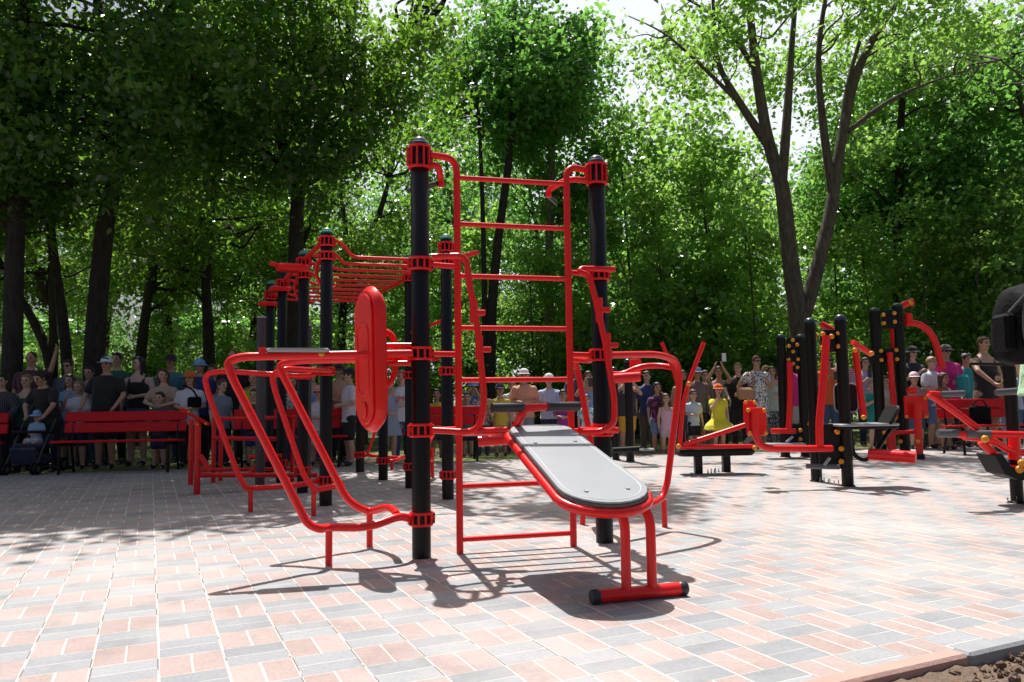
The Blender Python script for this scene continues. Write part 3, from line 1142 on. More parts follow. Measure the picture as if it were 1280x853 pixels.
knobs('bolt', [at(1000, 538, M - 0.08), at(1000, 549, M - 0.08), at(1011, 530, M - 0.08)], pl, 0.032)
c = (at(958, 554, M - 0.3) + at(1000, 557, M - 0.3)) / 2
MB().plate(rounded(0.62, 0.35, 0.06), c, V3((1, 0, 0)), V3((0, 1, 0)), 0.03, 0.01).build('seat', GREY_PAD, m0)
MB().tube([at(983, 553, M - 0.35), at(991, 546, M - 0.35)], 0.02, n=8).build('foot_lever', GREY_PAD, m0)

# --- tall pull-down machine, right rear
M = 12.2
m2 = thing('pull_down_machine', at(1115, 500, M), 'tallest black two-post machine, curved red arm bending down on its right side', 'exercise machine')
m2.location.z = 0
for x, yt in ((1099, 388), (1128, 382)):
    p = at(x, 500, M)
    mpost(m2, V3((p.x, p.y, 0)), at(x, yt, M).z, 0.078)
pt = panel('plate', m2, (1102, 388), (1124, 411), M - 0.03, 0.03, BLACK_RUB)
knobs('bolt', [at(1000 + x / 3.046, 360 + y / 3.046, M - 0.1) for x, y in ((316, 103), (358, 97), (318, 135), (360, 130))], pt, 0.032)
pt = panel('plate', m2, (1086, 436), (1126, 455), M - 0.03, 0.03, BLACK_RUB)
knobs('bolt', [at(1000 + x / 3.046, 360 + y / 3.046, M - 0.1) for x, y in ((307, 240), (309, 275), (365, 237), (368, 272), (265, 253))], pt, 0.032)
mb = MB()
mb.tube([at(1120, 388, M), at(1131, 380, M), at(1141, 378, M)], 0.055, rad=0.1)
mb.tube([at(1132, 404, M), at(1146, 404, M), at(1160, 412, M), at(1168, 424, M), at(1179, 462, M)], 0.050, rad=0.2, n=12)
mb.tube([at(1135, 392, M), at(1136, 406, M)], 0.06)
mb.build('pull_arm', RED, m2)
knobs('bolt', [at(1138, 379, M - 0.1)], m2, 0.032)
mb = MB()
mb.tube([at(1112, 441, M - 0.12), at(1115, 480, M - 0.15), at(1119, 524, M - 0.15)], 0.045, rad=0.3)
mb.tube([at(1117, 408, M + 0.05), at(1119, 436, M + 0.05)], 0.06)
mb.tube([at(1114, 538, M - 0.15), at(1115, 562, M - 0.15)], 0.06)
mb.tube([at(1115, 541, M - 0.15), at(1145, 540, M - 0.3)], 0.035)
mb.build('lever_arm', RED, m2)
knobs('bolt', [at(1118, 523, M - 0.22), at(1105, 541, M - 0.2), at(1105, 553, M - 0.2), at(1125, 552, M - 0.2)], m2, 0.034)
pad = panel('back_pad', m2, (1130, 495), (1160, 523), M - 0.5, 0.05, RED, 0.03)
knobs('bolt', [at(x, y, M - 0.56) for x, y in ((1133, 521), (1157, 521), (1156, 498))], pad, 0.024)
mb = MB()
p = at(1146, 500, M - 0.62)
mb.tube([V3((p.x, p.y, 0.06)), V3((p.x, p.y, at(1146, 505, M - 0.62).z))], 0.05, n=12)
sp = mb.build('seat_post', RED, m2)
knobs('bolt', [at(1147, 552, M - 0.7)], sp, 0.03)
MB().lathe([(0.07, 0), (0.07, 0.06), (0.055, 0.08)], (p.x, p.y, 0), n=14).build('foot', BLACK, sp)
MB().ball(at(1140, 488, M - 0.45), 0.08, (1, 1, 0.8)).build('head_pad', RED, m2)

# --- machine cut by the right edge
M = 6.75
b3 = ground(1272, 629)
m3 = thing('chest_fly', (b3.x, b3.y, 0), 'red lever machine with grey hand grips, cut off by the right edge', 'exercise machine')
mpost(m3, b3, at(1272, 440, b3.y).z, 0.052)
mb = MB()
mb.tube([at(1161, 492, M - 0.1), at(1190, 512, M - 0.1), at(1222, 536, M - 0.1)], 0.030, rad=0.3, n=12)
mb.tube([at(1161, 492, M - 0.1), at(1176, 493, M - 0.1)], 0.024, n=12)
mb.tube([at(1238, 543, M - 0.15), at(1320, 545, M - 0.15)], 0.030, n=12)
mb.tube([at(1204, 546, M - 0.1), at(1240, 549, M - 0.1), at(1264, 566, M), at(1320, 567, M)], 0.030, rad=0.15, n=12)
mb.tube([at(1226, 552, M - 0.05), at(1240, 566, M - 0.05), at(1258, 585, M - 0.05)], 0.034, rad=0.15, n=12)
mb.tube([at(1272, 490, M - 0.1), at(1320, 490, M - 0.1)], 0.026, n=12)
mb.tube([at(1252, 588, M - 0.05), at(1300, 588, M - 0.05)], 0.045, n=12)
mb.tube([at(1268, 548, M), at(1268, 575, M)], 0.045, n=12)
fl_ = mb.build('lever_arm', RED, m3)
for (a, b, r) in (((1177, 493), (1205, 492), 0.027), ((1245, 491), (1273, 489), 0.030), ((1172, 542), (1196, 542), 0.034), ((1207, 543), (1240, 543), 0.034)):
    MB().tube([at(*a, M - 0.14), at(*b, M - 0.14)], r, n=14).build('grip', GREY_GRIP, fl_)
MB().tube([at(1196, 543, M - 0.14), at(1207, 544, M - 0.14)], 0.028, n=12).build('grip_collar', RED, fl_)
knobs('bolt', [at(1230, 549, M - 0.18), at(1273, 587, M - 0.14), at(1276, 579, M - 0.16)], m3, 0.032)
mb = MB()
mb.plate([(-0.30, 0.16), (-0.22, 0.00), (-0.10, -0.05), (0.3, -0.06), (0.3, 0.0), (-0.08, 0.02), (-0.18, 0.07), (-0.24, 0.17)], at(1276, 591, M), V3((1, 0, 0)), Z, 0.28, 0.01)
mb.build('bracket', BLACK_RUB, m3)
mb = MB()
mb.tube([at(1214, 455, M), at(1272, 456, M)], 0.014, n=10)
mb.build('cross_bar', BLACK, m3)
anchor_bolts(m3, V3((b3.x - 0.12, b3.y, 0)), V3((b3.x + 0.1, b3.y - 0.1, 0)), 4)

# --- stepper seen behind the right post of the rig
M = 11.6
s1, s2 = ground(788, 577), ground(770, 575)
ms = thing('leg_press', (s1.x, s1.y, 0), 'two-post black machine with red upper arms, behind the right front rig post', 'exercise machine')
mpost(ms, s1, at(788, 452, s1.y).z, 0.060)
mpost(ms, s2, at(768, 462, s2.y).z, 0.056)
mb = MB()
mb.tube([at(752, 464, M), at(775, 470, M), at(800, 458, M), at(826, 457, M), at(846, 461, M - 0.3)], 0.045, rad=0.3, n=10)
mb.tube([at(758, 474, M - 0.2), at(800, 471, M - 0.2)], 0.075, n=10)
mb.build('arm', RED, ms)
panel('back_pad', ms, (787, 449), (802, 470), M + 0.1, 0.06, RED, 0.04)
mb = MB()
mb.tube([at(766, 563, M - 0.2), at(802, 561, M - 0.2)], 0.04, n=8)
mb.build('pedal', BLACK_RUB, ms)
mb = MB()
c = at(808, 562, M - 0.2)
mb.box(c, (0.22, 0.15, 0.03), bev=0.01)
mb.build('step', GREY_PAD, ms)

# ------------------------------------------------------------------ park benches
def park_bench(x0, x1, ytop, depth, yaw, label, end_only=False):
    a, b = at(x0, 500, depth), at(x1, 500, depth + math.tan(yaw) * ((x1 - x0) / F_PX * depth))
    a.z = b.z = 0
    L = (b - a).length
    x = (b - a).normalized()
    n = V3((x.y, -x.x, 0))        # towards the viewer
    mid_ = (a + b) / 2
    root = thing('park_bench', mid_, label, 'bench', 'red slatted benches around the yard')
    hb_ = 0.88
    mb = MB()
    for k, (off, z, tilt) in enumerate(((-0.02, 0.80, 0.16), (0.005, 0.64, 0.16))):
        mb.box(mid_ - n * 0.02 - n * (0.07 * (z - 0.5)) + Z * z, (L, 0.034, 0.145), x=x, z=Z - n * 0.18, bev=0.008)
    mb.build('backrest', RED_WOOD, root)
    mb = MB()
    for k in range(3):
        mb.box(mid_ + n * (0.09 + 0.135 * k) + Z * (0.44 + 0.008 * k), (L, 0.12, 0.034), x=x, z=Z - n * 0.05, bev=0.008)
    mb.build('seat', RED_WOOD, root)
    for s in (-1, 1):
        e = mid_ + x * (s * (L / 2 - 0.12))
        mb = MB()
        mb.tube([e + n * 0.40, e + n * 0.40 + Z * 0.415, e + n * 0.02 + Z * 0.405, e - n * 0.075 + Z * 0.86], 0.020, rad=0.05, n=8)
        mb.tube([e - n * 0.08, e + n * 0.03 + Z * 0.41], 0.020, n=8)
        mb.build('leg', BLACK, root)
    return root


park_bench(81, 233, 513, 11.35, R(6), 'red park bench whose back the man in the patterned cap leans on')
park_bench(-130, 10, 513, 11.2, R(6), 'red park bench cut off by the left edge, beside the stroller')
park_bench(292, 436, 511, 11.75, R(8), 'red park bench behind the second dip bars, left of the moulded backrest')
park_bench(497, 602, 509, 12.6, R(8), 'red park bench behind the front left post and wall bars')
park_bench(1172, 1273, 497, 12.6, R(8), 'red park bench behind the right edge machine, below the man in the black tank top')
# ------------------------------------------------------------------ people
TEXTS = []
PENDING = []           # (object, voxel, smooth) -- turned into one continuous surface at the end
SKINS = {'light': simple('light skin', (0.56, 0.34, 0.25), 0.5, var=0.06), 'tan': simple('tanned skin', (0.45, 0.255, 0.175), 0.5, var=0.06),
         'pale': simple('pale skin', (0.58, 0.37, 0.29), 0.5, var=0.06)}
EYE_MAT = simple('dark eye', (0.02, 0.015, 0.012), 0.2)
LIP = simple('lip', (0.30, 0.10, 0.08), 0.5)
LENS = simple('sunglass lens', (0.01, 0.01, 0.012), 0.1)
HAIRS = {'black': (0.012, 0.009, 0.008), 'dark': (0.03, 0.018, 0.012), 'brown': (0.075, 0.040, 0.022), 'auburn': (0.10, 0.030, 0.018), 'blond': (0.36, 0.23, 0.10), 'grey': (0.35, 0.33, 0.31), 'fair': (0.25, 0.15, 0.07)}


def hair_mat(c):
    return simple('hair ' + c, HAIRS[c], 0.45, var=0.35, vscale=60, bump=0.4, bscale=90)


CLOTH = {}


def cloth(c, pattern=None, c2=None):
    key = (tuple(c), pattern, tuple(c2) if c2 else None)
    if key in CLOTH:
        return CLOTH[key]
    m, nt, b, out = base_mat('cloth')
    L = nt.links.new
    b.inputs['Roughness'].default_value = 0.85
    b.inputs['Sheen Weight'].default_value = 0.15
    tc = node(nt, 'ShaderNodeTexCoord')
    n = node(nt, 'ShaderNodeTexNoise')
    n.inputs['Scale'].default_value = 7
    n.inputs['Detail'].default_value = 4
    n.inputs['Distortion'].default_value = 0.8
    L(tc.outputs['Object'], n.inputs['Vector'])
    bp = node(nt, 'ShaderNodeBump')
    bp.inputs['Strength'].default_value = 0.7
    bp.inputs['Distance'].default_value = 0.05
    L(n.outputs['Fac'], bp.inputs['Height'])
    L(bp.outputs[0], b.inputs['Normal'])
    b.inputs['Base Color'].default_value = (*c, 1)
    fac = None
    if pattern == 'floral':
        v = node(nt, 'ShaderNodeTexVoronoi')
        v.inputs['Scale'].default_value = 30
        L(tc.outputs['Object'], v.inputs['Vector'])
        g = node(nt, 'ShaderNodeMath', operation='LESS_THAN')
        L(v.outputs['Distance'], g.inputs[0])
        g.inputs[1].default_value = 0.42
        fac = g.outputs[0]
    elif pattern in ('stripe', 'hstripe'):
        wv = node(nt, 'ShaderNodeTexWave', bands_direction='Z' if pattern == 'hstripe' else 'X')
        wv.inputs['Scale'].default_value = 9 if pattern == 'hstripe' else 14
        L(tc.outputs['Object'], wv.inputs['Vector'])
        g = node(nt, 'ShaderNodeMath', operation='GREATER_THAN')
        L(wv.outputs['Fac'], g.inputs[0])
        g.inputs[1].default_value = 0.62
        fac = g.outputs[0]
    elif pattern in ('camo', 'print'):
        n2 = node(nt, 'ShaderNodeTexNoise')
        n2.inputs['Scale'].default_value = 12 if pattern == 'camo' else 16
        L(tc.outputs['Object'], n2.inputs['Vector'])
        g = node(nt, 'ShaderNodeMath', operation='GREATER_THAN')
        L(n2.outputs['Fac'], g.inputs[0])
        g.inputs[1].default_value = 0.55
        fac = g.outputs[0]
    if fac is not None:
        mx = node(nt, 'ShaderNodeMix', data_type='RGBA')
        mx.inputs['A'].default_value = (*c, 1)
        mx.inputs['B'].default_value = (*c2, 1)
        L(fac, mx.inputs['Factor'])
        L(mx.outputs['Result'], b.inputs['Base Color'])
    CLOTH[key] = m
    return m


class Body:
    """collects rounded volumes that are later fused into one surface"""

    def __init__(self, warp=None):
        self.mb = MB()
        self.warp = warp

    def cap(self, p0, r0, p1, r1, n=10, sq=None):
        p0, p1 = V3(p0), V3(p1)
        if self.warp:
            p0, p1 = self.warp(p0), self.warp(p1)
        d = (p1 - p0)
        L_ = d.length
        d = d / L_ if L_ > 1e-6 else V3((0, 0, 1))
        prof = [(r0 * math.sin(R(a)), -r0 * math.cos(R(a))) for a in (12, 40, 68)] + [(r0, 0), (r1, L_)] + [(r1 * math.cos(R(a)), L_ + r1 * math.sin(R(a))) for a in (22, 50, 78)]
        self.mb.lathe(prof, p0, axis=d, n=n)
        return self

    def rings(self, rr, n=16):
        vs, fs = [], []
        for (z, a, b, y) in rr:
            for k in range(n):
                t = 2 * math.pi * k / n
                ca, sa = math.cos(t), math.sin(t)
                e = 0.82
                p = V3((a * math.copysign(abs(ca) ** e, ca), y + b * math.copysign(abs(sa) ** e, sa), z))
                vs.append(self.warp(p) if self.warp else p)
        m = len(rr)
        for i in range(m - 1):
            for k in range(n):
                k2 = (k + 1) % n
                fs.append([i * n + k, i * n + k2, (i + 1) * n + k2, (i + 1) * n + k])
        self.mb.add(vs, fs, True)
        self.mb.add(vs[:n], [list(range(n))[::-1]])
        self.mb.add(vs[-n:], [list(range(n))])
        return self

    def ball(self, c, r, scale=(1, 1, 1), rot=None):
        self.mb.ball(self.warp(V3(c)) if self.warp else V3(c), r, scale, n=16, m=12, mat=rot)
        return self

    def done(self, name, mat, parent, voxel, smooth=3):
        me = bpy.data.meshes.new(name)
        me.from_pydata(self.mb.v, [], self.mb.f)
        me.materials.append(mat)
        o = bpy.data.objects.new(name, me)
        o.parent = parent
        col.objects.link(o)
        PENDING.append((o, voxel, smooth))
        return o


def lin(a, b, t):
    return a + (b - a) * t


def arm_pose(kind, s, H, sw, sh):
    """elbow, wrist, finger direction in local space (facing -Y)"""
    if kind == 'down':
        return V3((s * (sw + .025 * H), .01 * H, sh - .17 * H)), V3((s * (sw + .03 * H), -.03 * H, sh - .32 * H)), V3((0, -.15, -1))
    if kind == 'rail':
        return V3((s * (sw + .045 * H), -.03 * H, sh - .165 * H)), V3((s * (sw + .02 * H), -.15 * H, sh - .27 * H)), V3((0, -.8, -.5))
    if kind == 'rail_in':
        return V3((s * (sw + .05 * H), -.05 * H, sh - .15 * H)), V3((s * .04 * H, -.125 * H, sh - .19 * H)), V3((-s, -.1, 0))
    if kind == 'chest':
        return V3((s * (sw + .03 * H), -.02 * H, sh - .17 * H)), V3((s * .05 * H, -.14 * H, sh - .10 * H)), V3((-s * .5, -.2, .6))
    if kind == 'belly':
        return V3((s * (sw + .035 * H), .0, sh - .17 * H)), V3((s * .05 * H, -.13 * H, sh - .19 * H)), V3((-s, -.2, -.1))
    if kind == 'up':
        return V3((s * (sw + .02 * H), -.13 * H, sh + .02 * H)), V3((s * .05 * H, -.18 * H, sh + .16 * H)), V3((-s * .3, -.1, 1))
    if kind == 'face':
        return V3((s * (sw + .025 * H), -.09 * H, sh - .14 * H)), V3((s * .055 * H, -.15 * H, sh + .00 * H)), V3((-s * .4, .25, 1))
    if kind == 'camera':
        return V3((s * (sw + .045 * H), -.10 * H, sh - .10 * H)), V3((s * .06 * H, -.19 * H, sh + .05 * H)), V3((-s * .4, -.1, 1))
    if kind == 'wave':
        return V3((s * (sw + .07 * H), -.03 * H, sh + .01 * H)), V3((s * (sw + .12 * H), -.06 * H, sh + .16 * H)), V3((s * .2, 0, 1))
    if kind == 'hip':
        return V3((s * (sw + .085 * H), .03 * H, sh - .16 * H)), V3((s * (sw + .0 * H), -.04 * H, sh - .27 * H)), V3((-s, -.3, -.2))
    if kind == 'reach':
        return V3((s * (sw + .03 * H), -.10 * H, sh - .13 * H)), V3((s * (sw - .03 * H), -.20 * H, sh - .24 * H)), V3((-s * .3, -1, -.5))
    if kind == 'bag':
        return V3((s * (sw + .03 * H), -.02 * H, sh - .17 * H)), V3((s * (sw + .0 * H), -.12 * H, sh - .29 * H)), V3((0, -.1, -1))
    raise KeyError(kind)


def person(px, ytop, depth, label, skin='light', hair=('short', 'dark'), top=((.5, .5, .5), 'short'), bottom=('trousers', (.03, .03, .04)),
           arms=('down', 'down'), yaw=0.0, head=0.0, fat=1.0, hat=None, glasses=False, bend=0.0, shoes=(0.03, 0.03, 0.03), seat=None, height=None, x=None, text=None, vox=0.0115):
    P = at(px, ytop, depth)
    H = height or P.z
    X = P.x if x is None else x
    # bending lowers the crown: stretch so the crown still reaches ytop
    if bend:
        H = H / (0.5 + 0.5 * math.cos(R(bend)) + 0.02)
    root = thing('person', (X, depth, 0 if seat is None else seat), label, 'person', None, R(yaw))
    c = min(1, max(0, (1.66 - H) / .62))
    hh = H * lin(.130, .182, c)
    hip = H * lin(.505, .455, c)
    sh = H * lin(.825, .775, c)
    sw = H * lin(.112, .105, c) * (0.6 + 0.4 * fat)
    limb = lin(1.0, 1.08, c)
    hz = H - hh / 2

    def bend_warp(p):
        if not bend or p.z <= hip:
            return p
        a = R(bend) * min(1, (p.z - hip) / (0.12 * H))
        q = V3((p.x, p.y, p.z - hip))
        return V3((q.x, q.y * math.cos(a) - q.z * math.sin(a), hip + q.y * math.sin(a) + q.z * math.cos(a)))
    wp = bend_warp if bend else None
    hc = V3((0, -.012 * H, hz))
    hr = Matrix.Rotation(R(head), 3, 'Z')

    def hp(x_, y_, z_):           # a point on the head, in head-heights
        return hc + hr @ V3((x_ * hh, y_ * hh, z_ * hh))

    torso = [(hip - .045 * H, .055 * H, .050 * H, .0), (hip - .005 * H, .090 * H * fat, .062 * H * fat, .0), (lin(hip, sh, .32), .080 * H * fat, .058 * H * fat, -.004 * H),
             (lin(hip, sh, .68), .094 * H * (.5 + .5 * fat), .064 * H * (.5 + .5 * fat), -.004 * H), (sh - .045 * H, sw * 0.93, .054 * H, .0), (sh - .012 * H, sw * 0.72, .046 * H, .003 * H), (sh + .012 * H, sw * 0.46, .038 * H, .004 * H), (sh + .030 * H, .036 * H, .033 * H, .004 * H)]
    legs = []
    for s in (-1, 1):
        if seat is None:
            legs.append((V3((s * .048 * H, 0, hip - .01 * H)), V3((s * .054 * H, -.012 * H, .27 * H)), V3((s * .058 * H, .012 * H, .045 * H)), V3((s * .066 * H, -.085 * H, .022 * H))))
        else:
            legs.append((V3((s * .048 * H, 0, hip - .01 * H)), V3((s * .075 * H, -.20 * H, hip + .0 * H)), V3((s * .085 * H, -.25 * H, hip - .18 * H)), V3((s * .09 * H, -.31 * H, hip - .20 * H))))
    ar = []
    for i, s in enumerate((-1, 1)):
        e, w_, fd = arm_pose(arms[i], s, H, sw, sh)
        ar.append((s, V3((s * sw * 0.90, .004 * H, sh - .042 * H)), e, w_, fd.normalized()))
    # --- body
    b = Body(wp)
    b.rings(torso)
    b.cap((0, .006 * H, sh), .033 * H, hc + V3((0, .008 * H, -.22 * hh)), .031 * H)
    b.ball(hp(0, .03, .06), hh, (.335, .40, .44))
    b.cap(hp(0, -.10, -.16), .235 * hh, hp(0, -.17, -.31), .15 * hh)
    b.cap(hp(0, -.36, .04), .030 * hh, hp(0, -.43, -.08), .060 * hh, n=8)
    for s in (-1, 1):
        b.ball(hp(s * .345, .04, .0), .085 * hh, (.45, .8, 1.2))
    for hp_, kn, an, toe in legs:
        b.cap(hp_, .052 * H * limb * (.6 + .4 * fat), kn, .034 * H * limb)
        b.cap(kn, .034 * H * limb, kn.lerp(an, .35) + V3((0, .008 * H, 0)), .034 * H * limb)
        b.cap(kn.lerp(an, .35) + V3((0, .008 * H, 0)), .034 * H * limb, an, .022 * H * limb)
        b.cap(an, .024 * H, toe, .020 * H)
    for s, s0, e, w_, fd in ar:
        b.cap(s0, .031 * H * limb, e, .023 * H * limb)
        b.cap(e, .023 * H * limb, w_, .0155 * H * limb)
        palm = w_ + fd * .045 * H
        side = fd.cross(V3((s * 1.0, .25, .1))).normalized()
        b.cap(w_ + fd * .008 * H, .0145 * H, palm - side * .008 * H, .0125 * H, 8)
        b.cap(w_ + fd * .008 * H, .0145 * H, palm + side * .010 * H, .0125 * H, 8)
        curl = V3((-s * .5, -.4, -.2)).normalized()
        for q, ln in zip((-1.5, -.5, .5, 1.5), (.030, .036, .034, .026)):
            f0 = palm + side * (q * .0115 * H)
            f1 = f0 + (fd + curl * .25).normalized() * ln * H * .6
            f2 = f1 + (fd + curl * .9).normalized() * ln * H * .5
            b.cap(f0, .0062 * H, f1, .0056 * H, 6)
            b.cap(f1, .0056 * H, f2, .0048 * H, 6)
        b.cap(w_ + fd * .016 * H, .0085 * H, w_ + fd * .046 * H - side * .026 * H + curl * .012 * H, .0062 * H, 6)
    b.done('body', SKINS[skin], root, min(vox, .0068 * H), 2)
    # --- face
    wf = wp or (lambda p: p)
    m = MB()
    for s in (-1, 1):
        m.ball(wf(hp(s * .135, -.325, .03)), .052 * hh, (1.35, .8, .75), 8, 6)
        m.ball(wf(hp(s * .14, -.335, .115)), .062 * hh, (1.6, .6, .32), 8, 6)
    o = m.build('eyes', EYE_MAT)
    o.parent = root
    m = MB()
    m.ball(wf(hp(0, -.345, -.205)), .062 * hh, (1.7, .5, .5), 8, 6)
    o = m.build('mouth', LIP)
    o.parent = root
    if glasses:
        m = MB()
        for s in (-1, 1):
            m.ball(wf(hp(s * .15, -.37, .04)), .105 * hh, (1.15, .35, .8), 10, 6)
            m.tube([wf(hp(s * .26, -.34, .06)), wf(hp(s * .36, .02, .06))], .014 * hh, n=6)
        m.tube([wf(hp(-.06, -.40, .07)), wf(hp(.06, -.40, .07))], .016 * hh, n=6)
        o = m.build('sunglasses', LENS)
        o.parent = root
    # --- hair
    hk, hcol = hair
    if hk != 'none':
        hb = Body(wp)
        if hk == 'buzz':
            hb.ball(hp(0, .055, .10), hh, (.345, .39, .415))
        else:
            hb.ball(hp(0, .075, .105), hh, (.37, .405, .435))
            hb.ball(hp(0, -.16, .36), hh * .20, (1.35, .9, .55))
        if hk in ('long', 'bob'):
            zl_ = -.75 if hk == 'long' else -.42
            for s in (-1, 1):
                hb.cap(hp(s * .30, .04, .15), .13 * hh, hp(s * .33, .08, zl_), .10 * hh)
            hb.cap(hp(0, .26, .1), .26 * hh, hp(0, .27, zl_), .2 * hh)
        if hk == 'tail':
            hb.cap(hp(0, .40, .15), .13 * hh, hp(0, .50, -.5), .07 * hh)
        if hk == 'bun':
            hb.ball(hp(0, .38, .38), .19 * hh)
        hb.done('hair', hair_mat(hcol), root, .0085 * H if H < 1.4 else .0105, 2)
    # --- hat
    if hat:
        kind, hcolr = hat[0], hat[1]
        hm = cloth(hcolr, *(hat[2:] if len(hat) > 2 else ()))
        m = MB()
        rx, ry = .395 * hh, .445 * hh
        pr = [(1.0, 0), (1.0, .08), (.93, .2), (.74, .32), (.45, .40), (.12, .43)]
        vs, fs, n = [], [], 20
        for (rr, z) in pr:
            for k in range(n):
                t = 2 * math.pi * k / n
                vs.append(wf(hc + hr @ V3((rx * rr * math.cos(t), .05 * hh + ry * rr * math.sin(t), (.17 + z) * hh))))
        for i in range(len(pr) - 1):
            for k in range(n):
                k2 = (k + 1) % n
                fs.append([i * n + k, i * n + k2, (i + 1) * n + k2, (i + 1) * n + k])
        fs.append(list(range((len(pr) - 1) * n, len(pr) * n)))
        m.add(vs, fs, True)
        o = m.build('hat', hm)
        o.parent = root
        m = MB()
        full = kind in ('bucket', 'sun')
        br = .20 if kind == 'bucket' else .42 if kind == 'sun' else .36
        vs, fs = [], []
        k0, k1 = (0, 24) if full else (0, 12)
        for k in range(k1 + 1):
            t = (2 * math.pi * k / 24) if full else (math.pi + math.pi * k / 12)
            ext = br if full else br * math.sin(math.pi * k / 12)
            for (e_, dz) in ((-.02, .02), (ext, -.05 if not full else -.10 * br / .2), (ext, -.075 if not full else -.10 * br / .2 - .02), (-.02, -.02)):
                vs.append(wf(hc + hr @ V3(((rx + e_ * hh) * math.cos(t), .05 * hh + (ry + e_ * hh) * math.sin(t), (.19 + dz) * hh))))
        for k in range(k1):
            for j in range(4):
                j2 = (j + 1) % 4
                fs.append([k * 4 + j, k * 4 + j2, (k + 1) * 4 + j2, (k + 1) * 4 + j])
        m.add(vs, fs, True)
        o2 = m.build('brim', hm)
        o2.parent = o
    # --- top
    g = .012 * H / 1.5 + .004
    vx = .0125
    tc_, sl = top[0], top[1]
    tm = cloth(*((tc_,) if len(top) < 3 else (tc_, top[2], top[3])))
    shirt = None
    if sl == 'dress':
        dz = hip - (.16 * H if c < .5 else .14 * H)
        fl_ = top[4] if len(top) > 4 else .16
        b = Body(wp)
        b.rings([(dz, fl_ * H, fl_ * .85 * H, 0), (lin(dz, hip, .5), fl_ * .88 * H, fl_ * .72 * H, 0), (hip + .02 * H, .115 * H, .09 * H, 0), (lin(hip, sh, .38), .086 * H + g, .062 * H + g, -.004 * H),
                 (lin(hip, sh, .7), .094 * H + g, .066 * H + g, -.004 * H), (sh - .045 * H, sw * 0.93 + g * .5, .055 * H + g, 0), (sh - .010 * H, sw * 0.72 + g * .5, .047 * H + g * .6, .003 * H), (sh + .010 * H, sw * 0.5, .042 * H, .004 * H)], 20)
        for s, s0, e, w_, fd in ar:
            b.cap(s0, .036 * H + g, s0.lerp(e, .35), .036 * H + g)
        shirt = b.done('dress', tm, root, vx, 3)
    else:
        b = Body(wp)
        tr = [(hip - .045 * H, .094 * H * fat + g * 1.3, .068 * H * fat + g * 1.3, 0)] + [(z, a + g, bb + g, y) for (z, a, bb, y) in torso[1:4]]
        if sl == 'none':
            tr += [(sh - .075 * H, sw * 0.84 + g * .3, .060 * H + g, 0), (sh - .055 * H, sw * 0.60, .050 * H + g * .6, .002 * H)]
            for s in (-1, 1):
                b.cap((s * sw * .56, -.050 * H - g * .4, sh - .07 * H), .016 * H, (s * sw * .58, .0, sh - .004 * H), .016 * H, 8)
                b.cap((s * sw * .58, .0, sh - .004 * H), .016 * H, (s * sw * .56, .045 * H + g * .3, sh - .06 * H), .016 * H, 8)
        else:
            tr += [(sh - .045 * H, sw * 0.93 + g * .8, .055 * H + g, 0), (sh - .010 * H, sw * 0.72 + g * .8, .047 * H + g * .8, .003 * H), (sh + .014 * H, sw * 0.46 + g * .4, .040 * H + g * .4, .004 * H)]
        b.rings(tr, 20)
        if sl in ('short', 'long'):
            for s, s0, e, w_, fd in ar:
                if sl == 'short':
                    b.cap(s0, .034 * H + g, s0.lerp(e, .62), .031 * H + g)
                else:
                    b.cap(s0, .034 * H + g, e, .027 * H + g)
                    b.cap(e, .027 * H + g, e.lerp(w_, .9), .020 * H + g * .7)
        shirt = b.done('shirt' if sl != 'none' else 'tank_top', tm, root, vx, 3)
    # --- bottom
    if bottom:
        bk, bc = bottom[0], bottom[1]
        bm_ = cloth(*((bc,) if len(bottom) < 3 else (bc, bottom[2], bottom[3])))
        b = Body(wp)
        g2 = g * .85
        if bk == 'skirt':
            b.rings([(hip - .17 * H, .135 * H, .11 * H, 0), (hip - .05 * H, .108 * H, .082 * H, 0), (hip + .05 * H, .084 * H * fat + g2, .06 * H * fat + g2, 0)], 20)
        else:
            b.rings([(hip - .05 * H, .088 * H * fat, .062 * H * fat, 0), (hip + .0 * H, .090 * H * fat + g2, .062 * H * fat + g2, 0), (hip + .05 * H, .082 * H * fat + g2, .058 * H * fat + g2, 0)], 20)
            for hp_, kn, an, toe in legs:
                if bk == 'shorts':
                    b.cap(hp_, .055 * H * limb * (.6 + .4 * fat) + g2, hp_.lerp(kn, .85), .042 * H * limb + g2 * 1.2)
                else:
                    b.cap(hp_, .055 * H * limb * (.6 + .4 * fat) + g2, kn, .036 * H * limb + g2)
                    b.cap(kn, .036 * H * limb + g2, an, .029 * H * limb + g2 * .5)
        b.done(bk, bm_, root, vx, 3)
    sm_ = simple('shoe %.2f %.2f %.2f' % shoes, shoes, 0.6)
    for hp_, kn, an, toe in legs:
        m = MB()
        mid_ = an.lerp(toe, .55)
        mid_.z = min(mid_.z, an.z) - .004 * H
        m.ball((mid_.x, mid_.y, max(mid_.z, .027 * H) if seat is None else mid_.z), .027 * H, (1.05, 2.35, 1.0), 12, 8)
        o = m.build('shoe', sm_)
        o.parent = root
    if text:
        cu = bpy.data.curves.new('lettering', 'FONT')
        cu.body = text[0]
        cu.size = text[2]
        cu.align_x = 'CENTER'
        cu.extrude = 0.004
        o = bpy.data.objects.new('lettering', cu)
        cu.materials.append(cloth(text[1]))
        o.parent = shirt
        o.location = (0, -(.066 * H + g + .012), lin(hip, sh, .55))
        o.rotation_euler = (R(86), 0, 0)
        col.objects.link(o)
        TEXTS.append(o)
    return root, H, ar


def on_person(root, p):
    return parent_matrix(root) @ V3(p)


BLK, WHT, NAVY, GREY_, DEN = (.012, .012, .014), (.72, .72, .72), (.02, .028, .07), (.22, .23, .24), (.06, .10, .19)
A = person
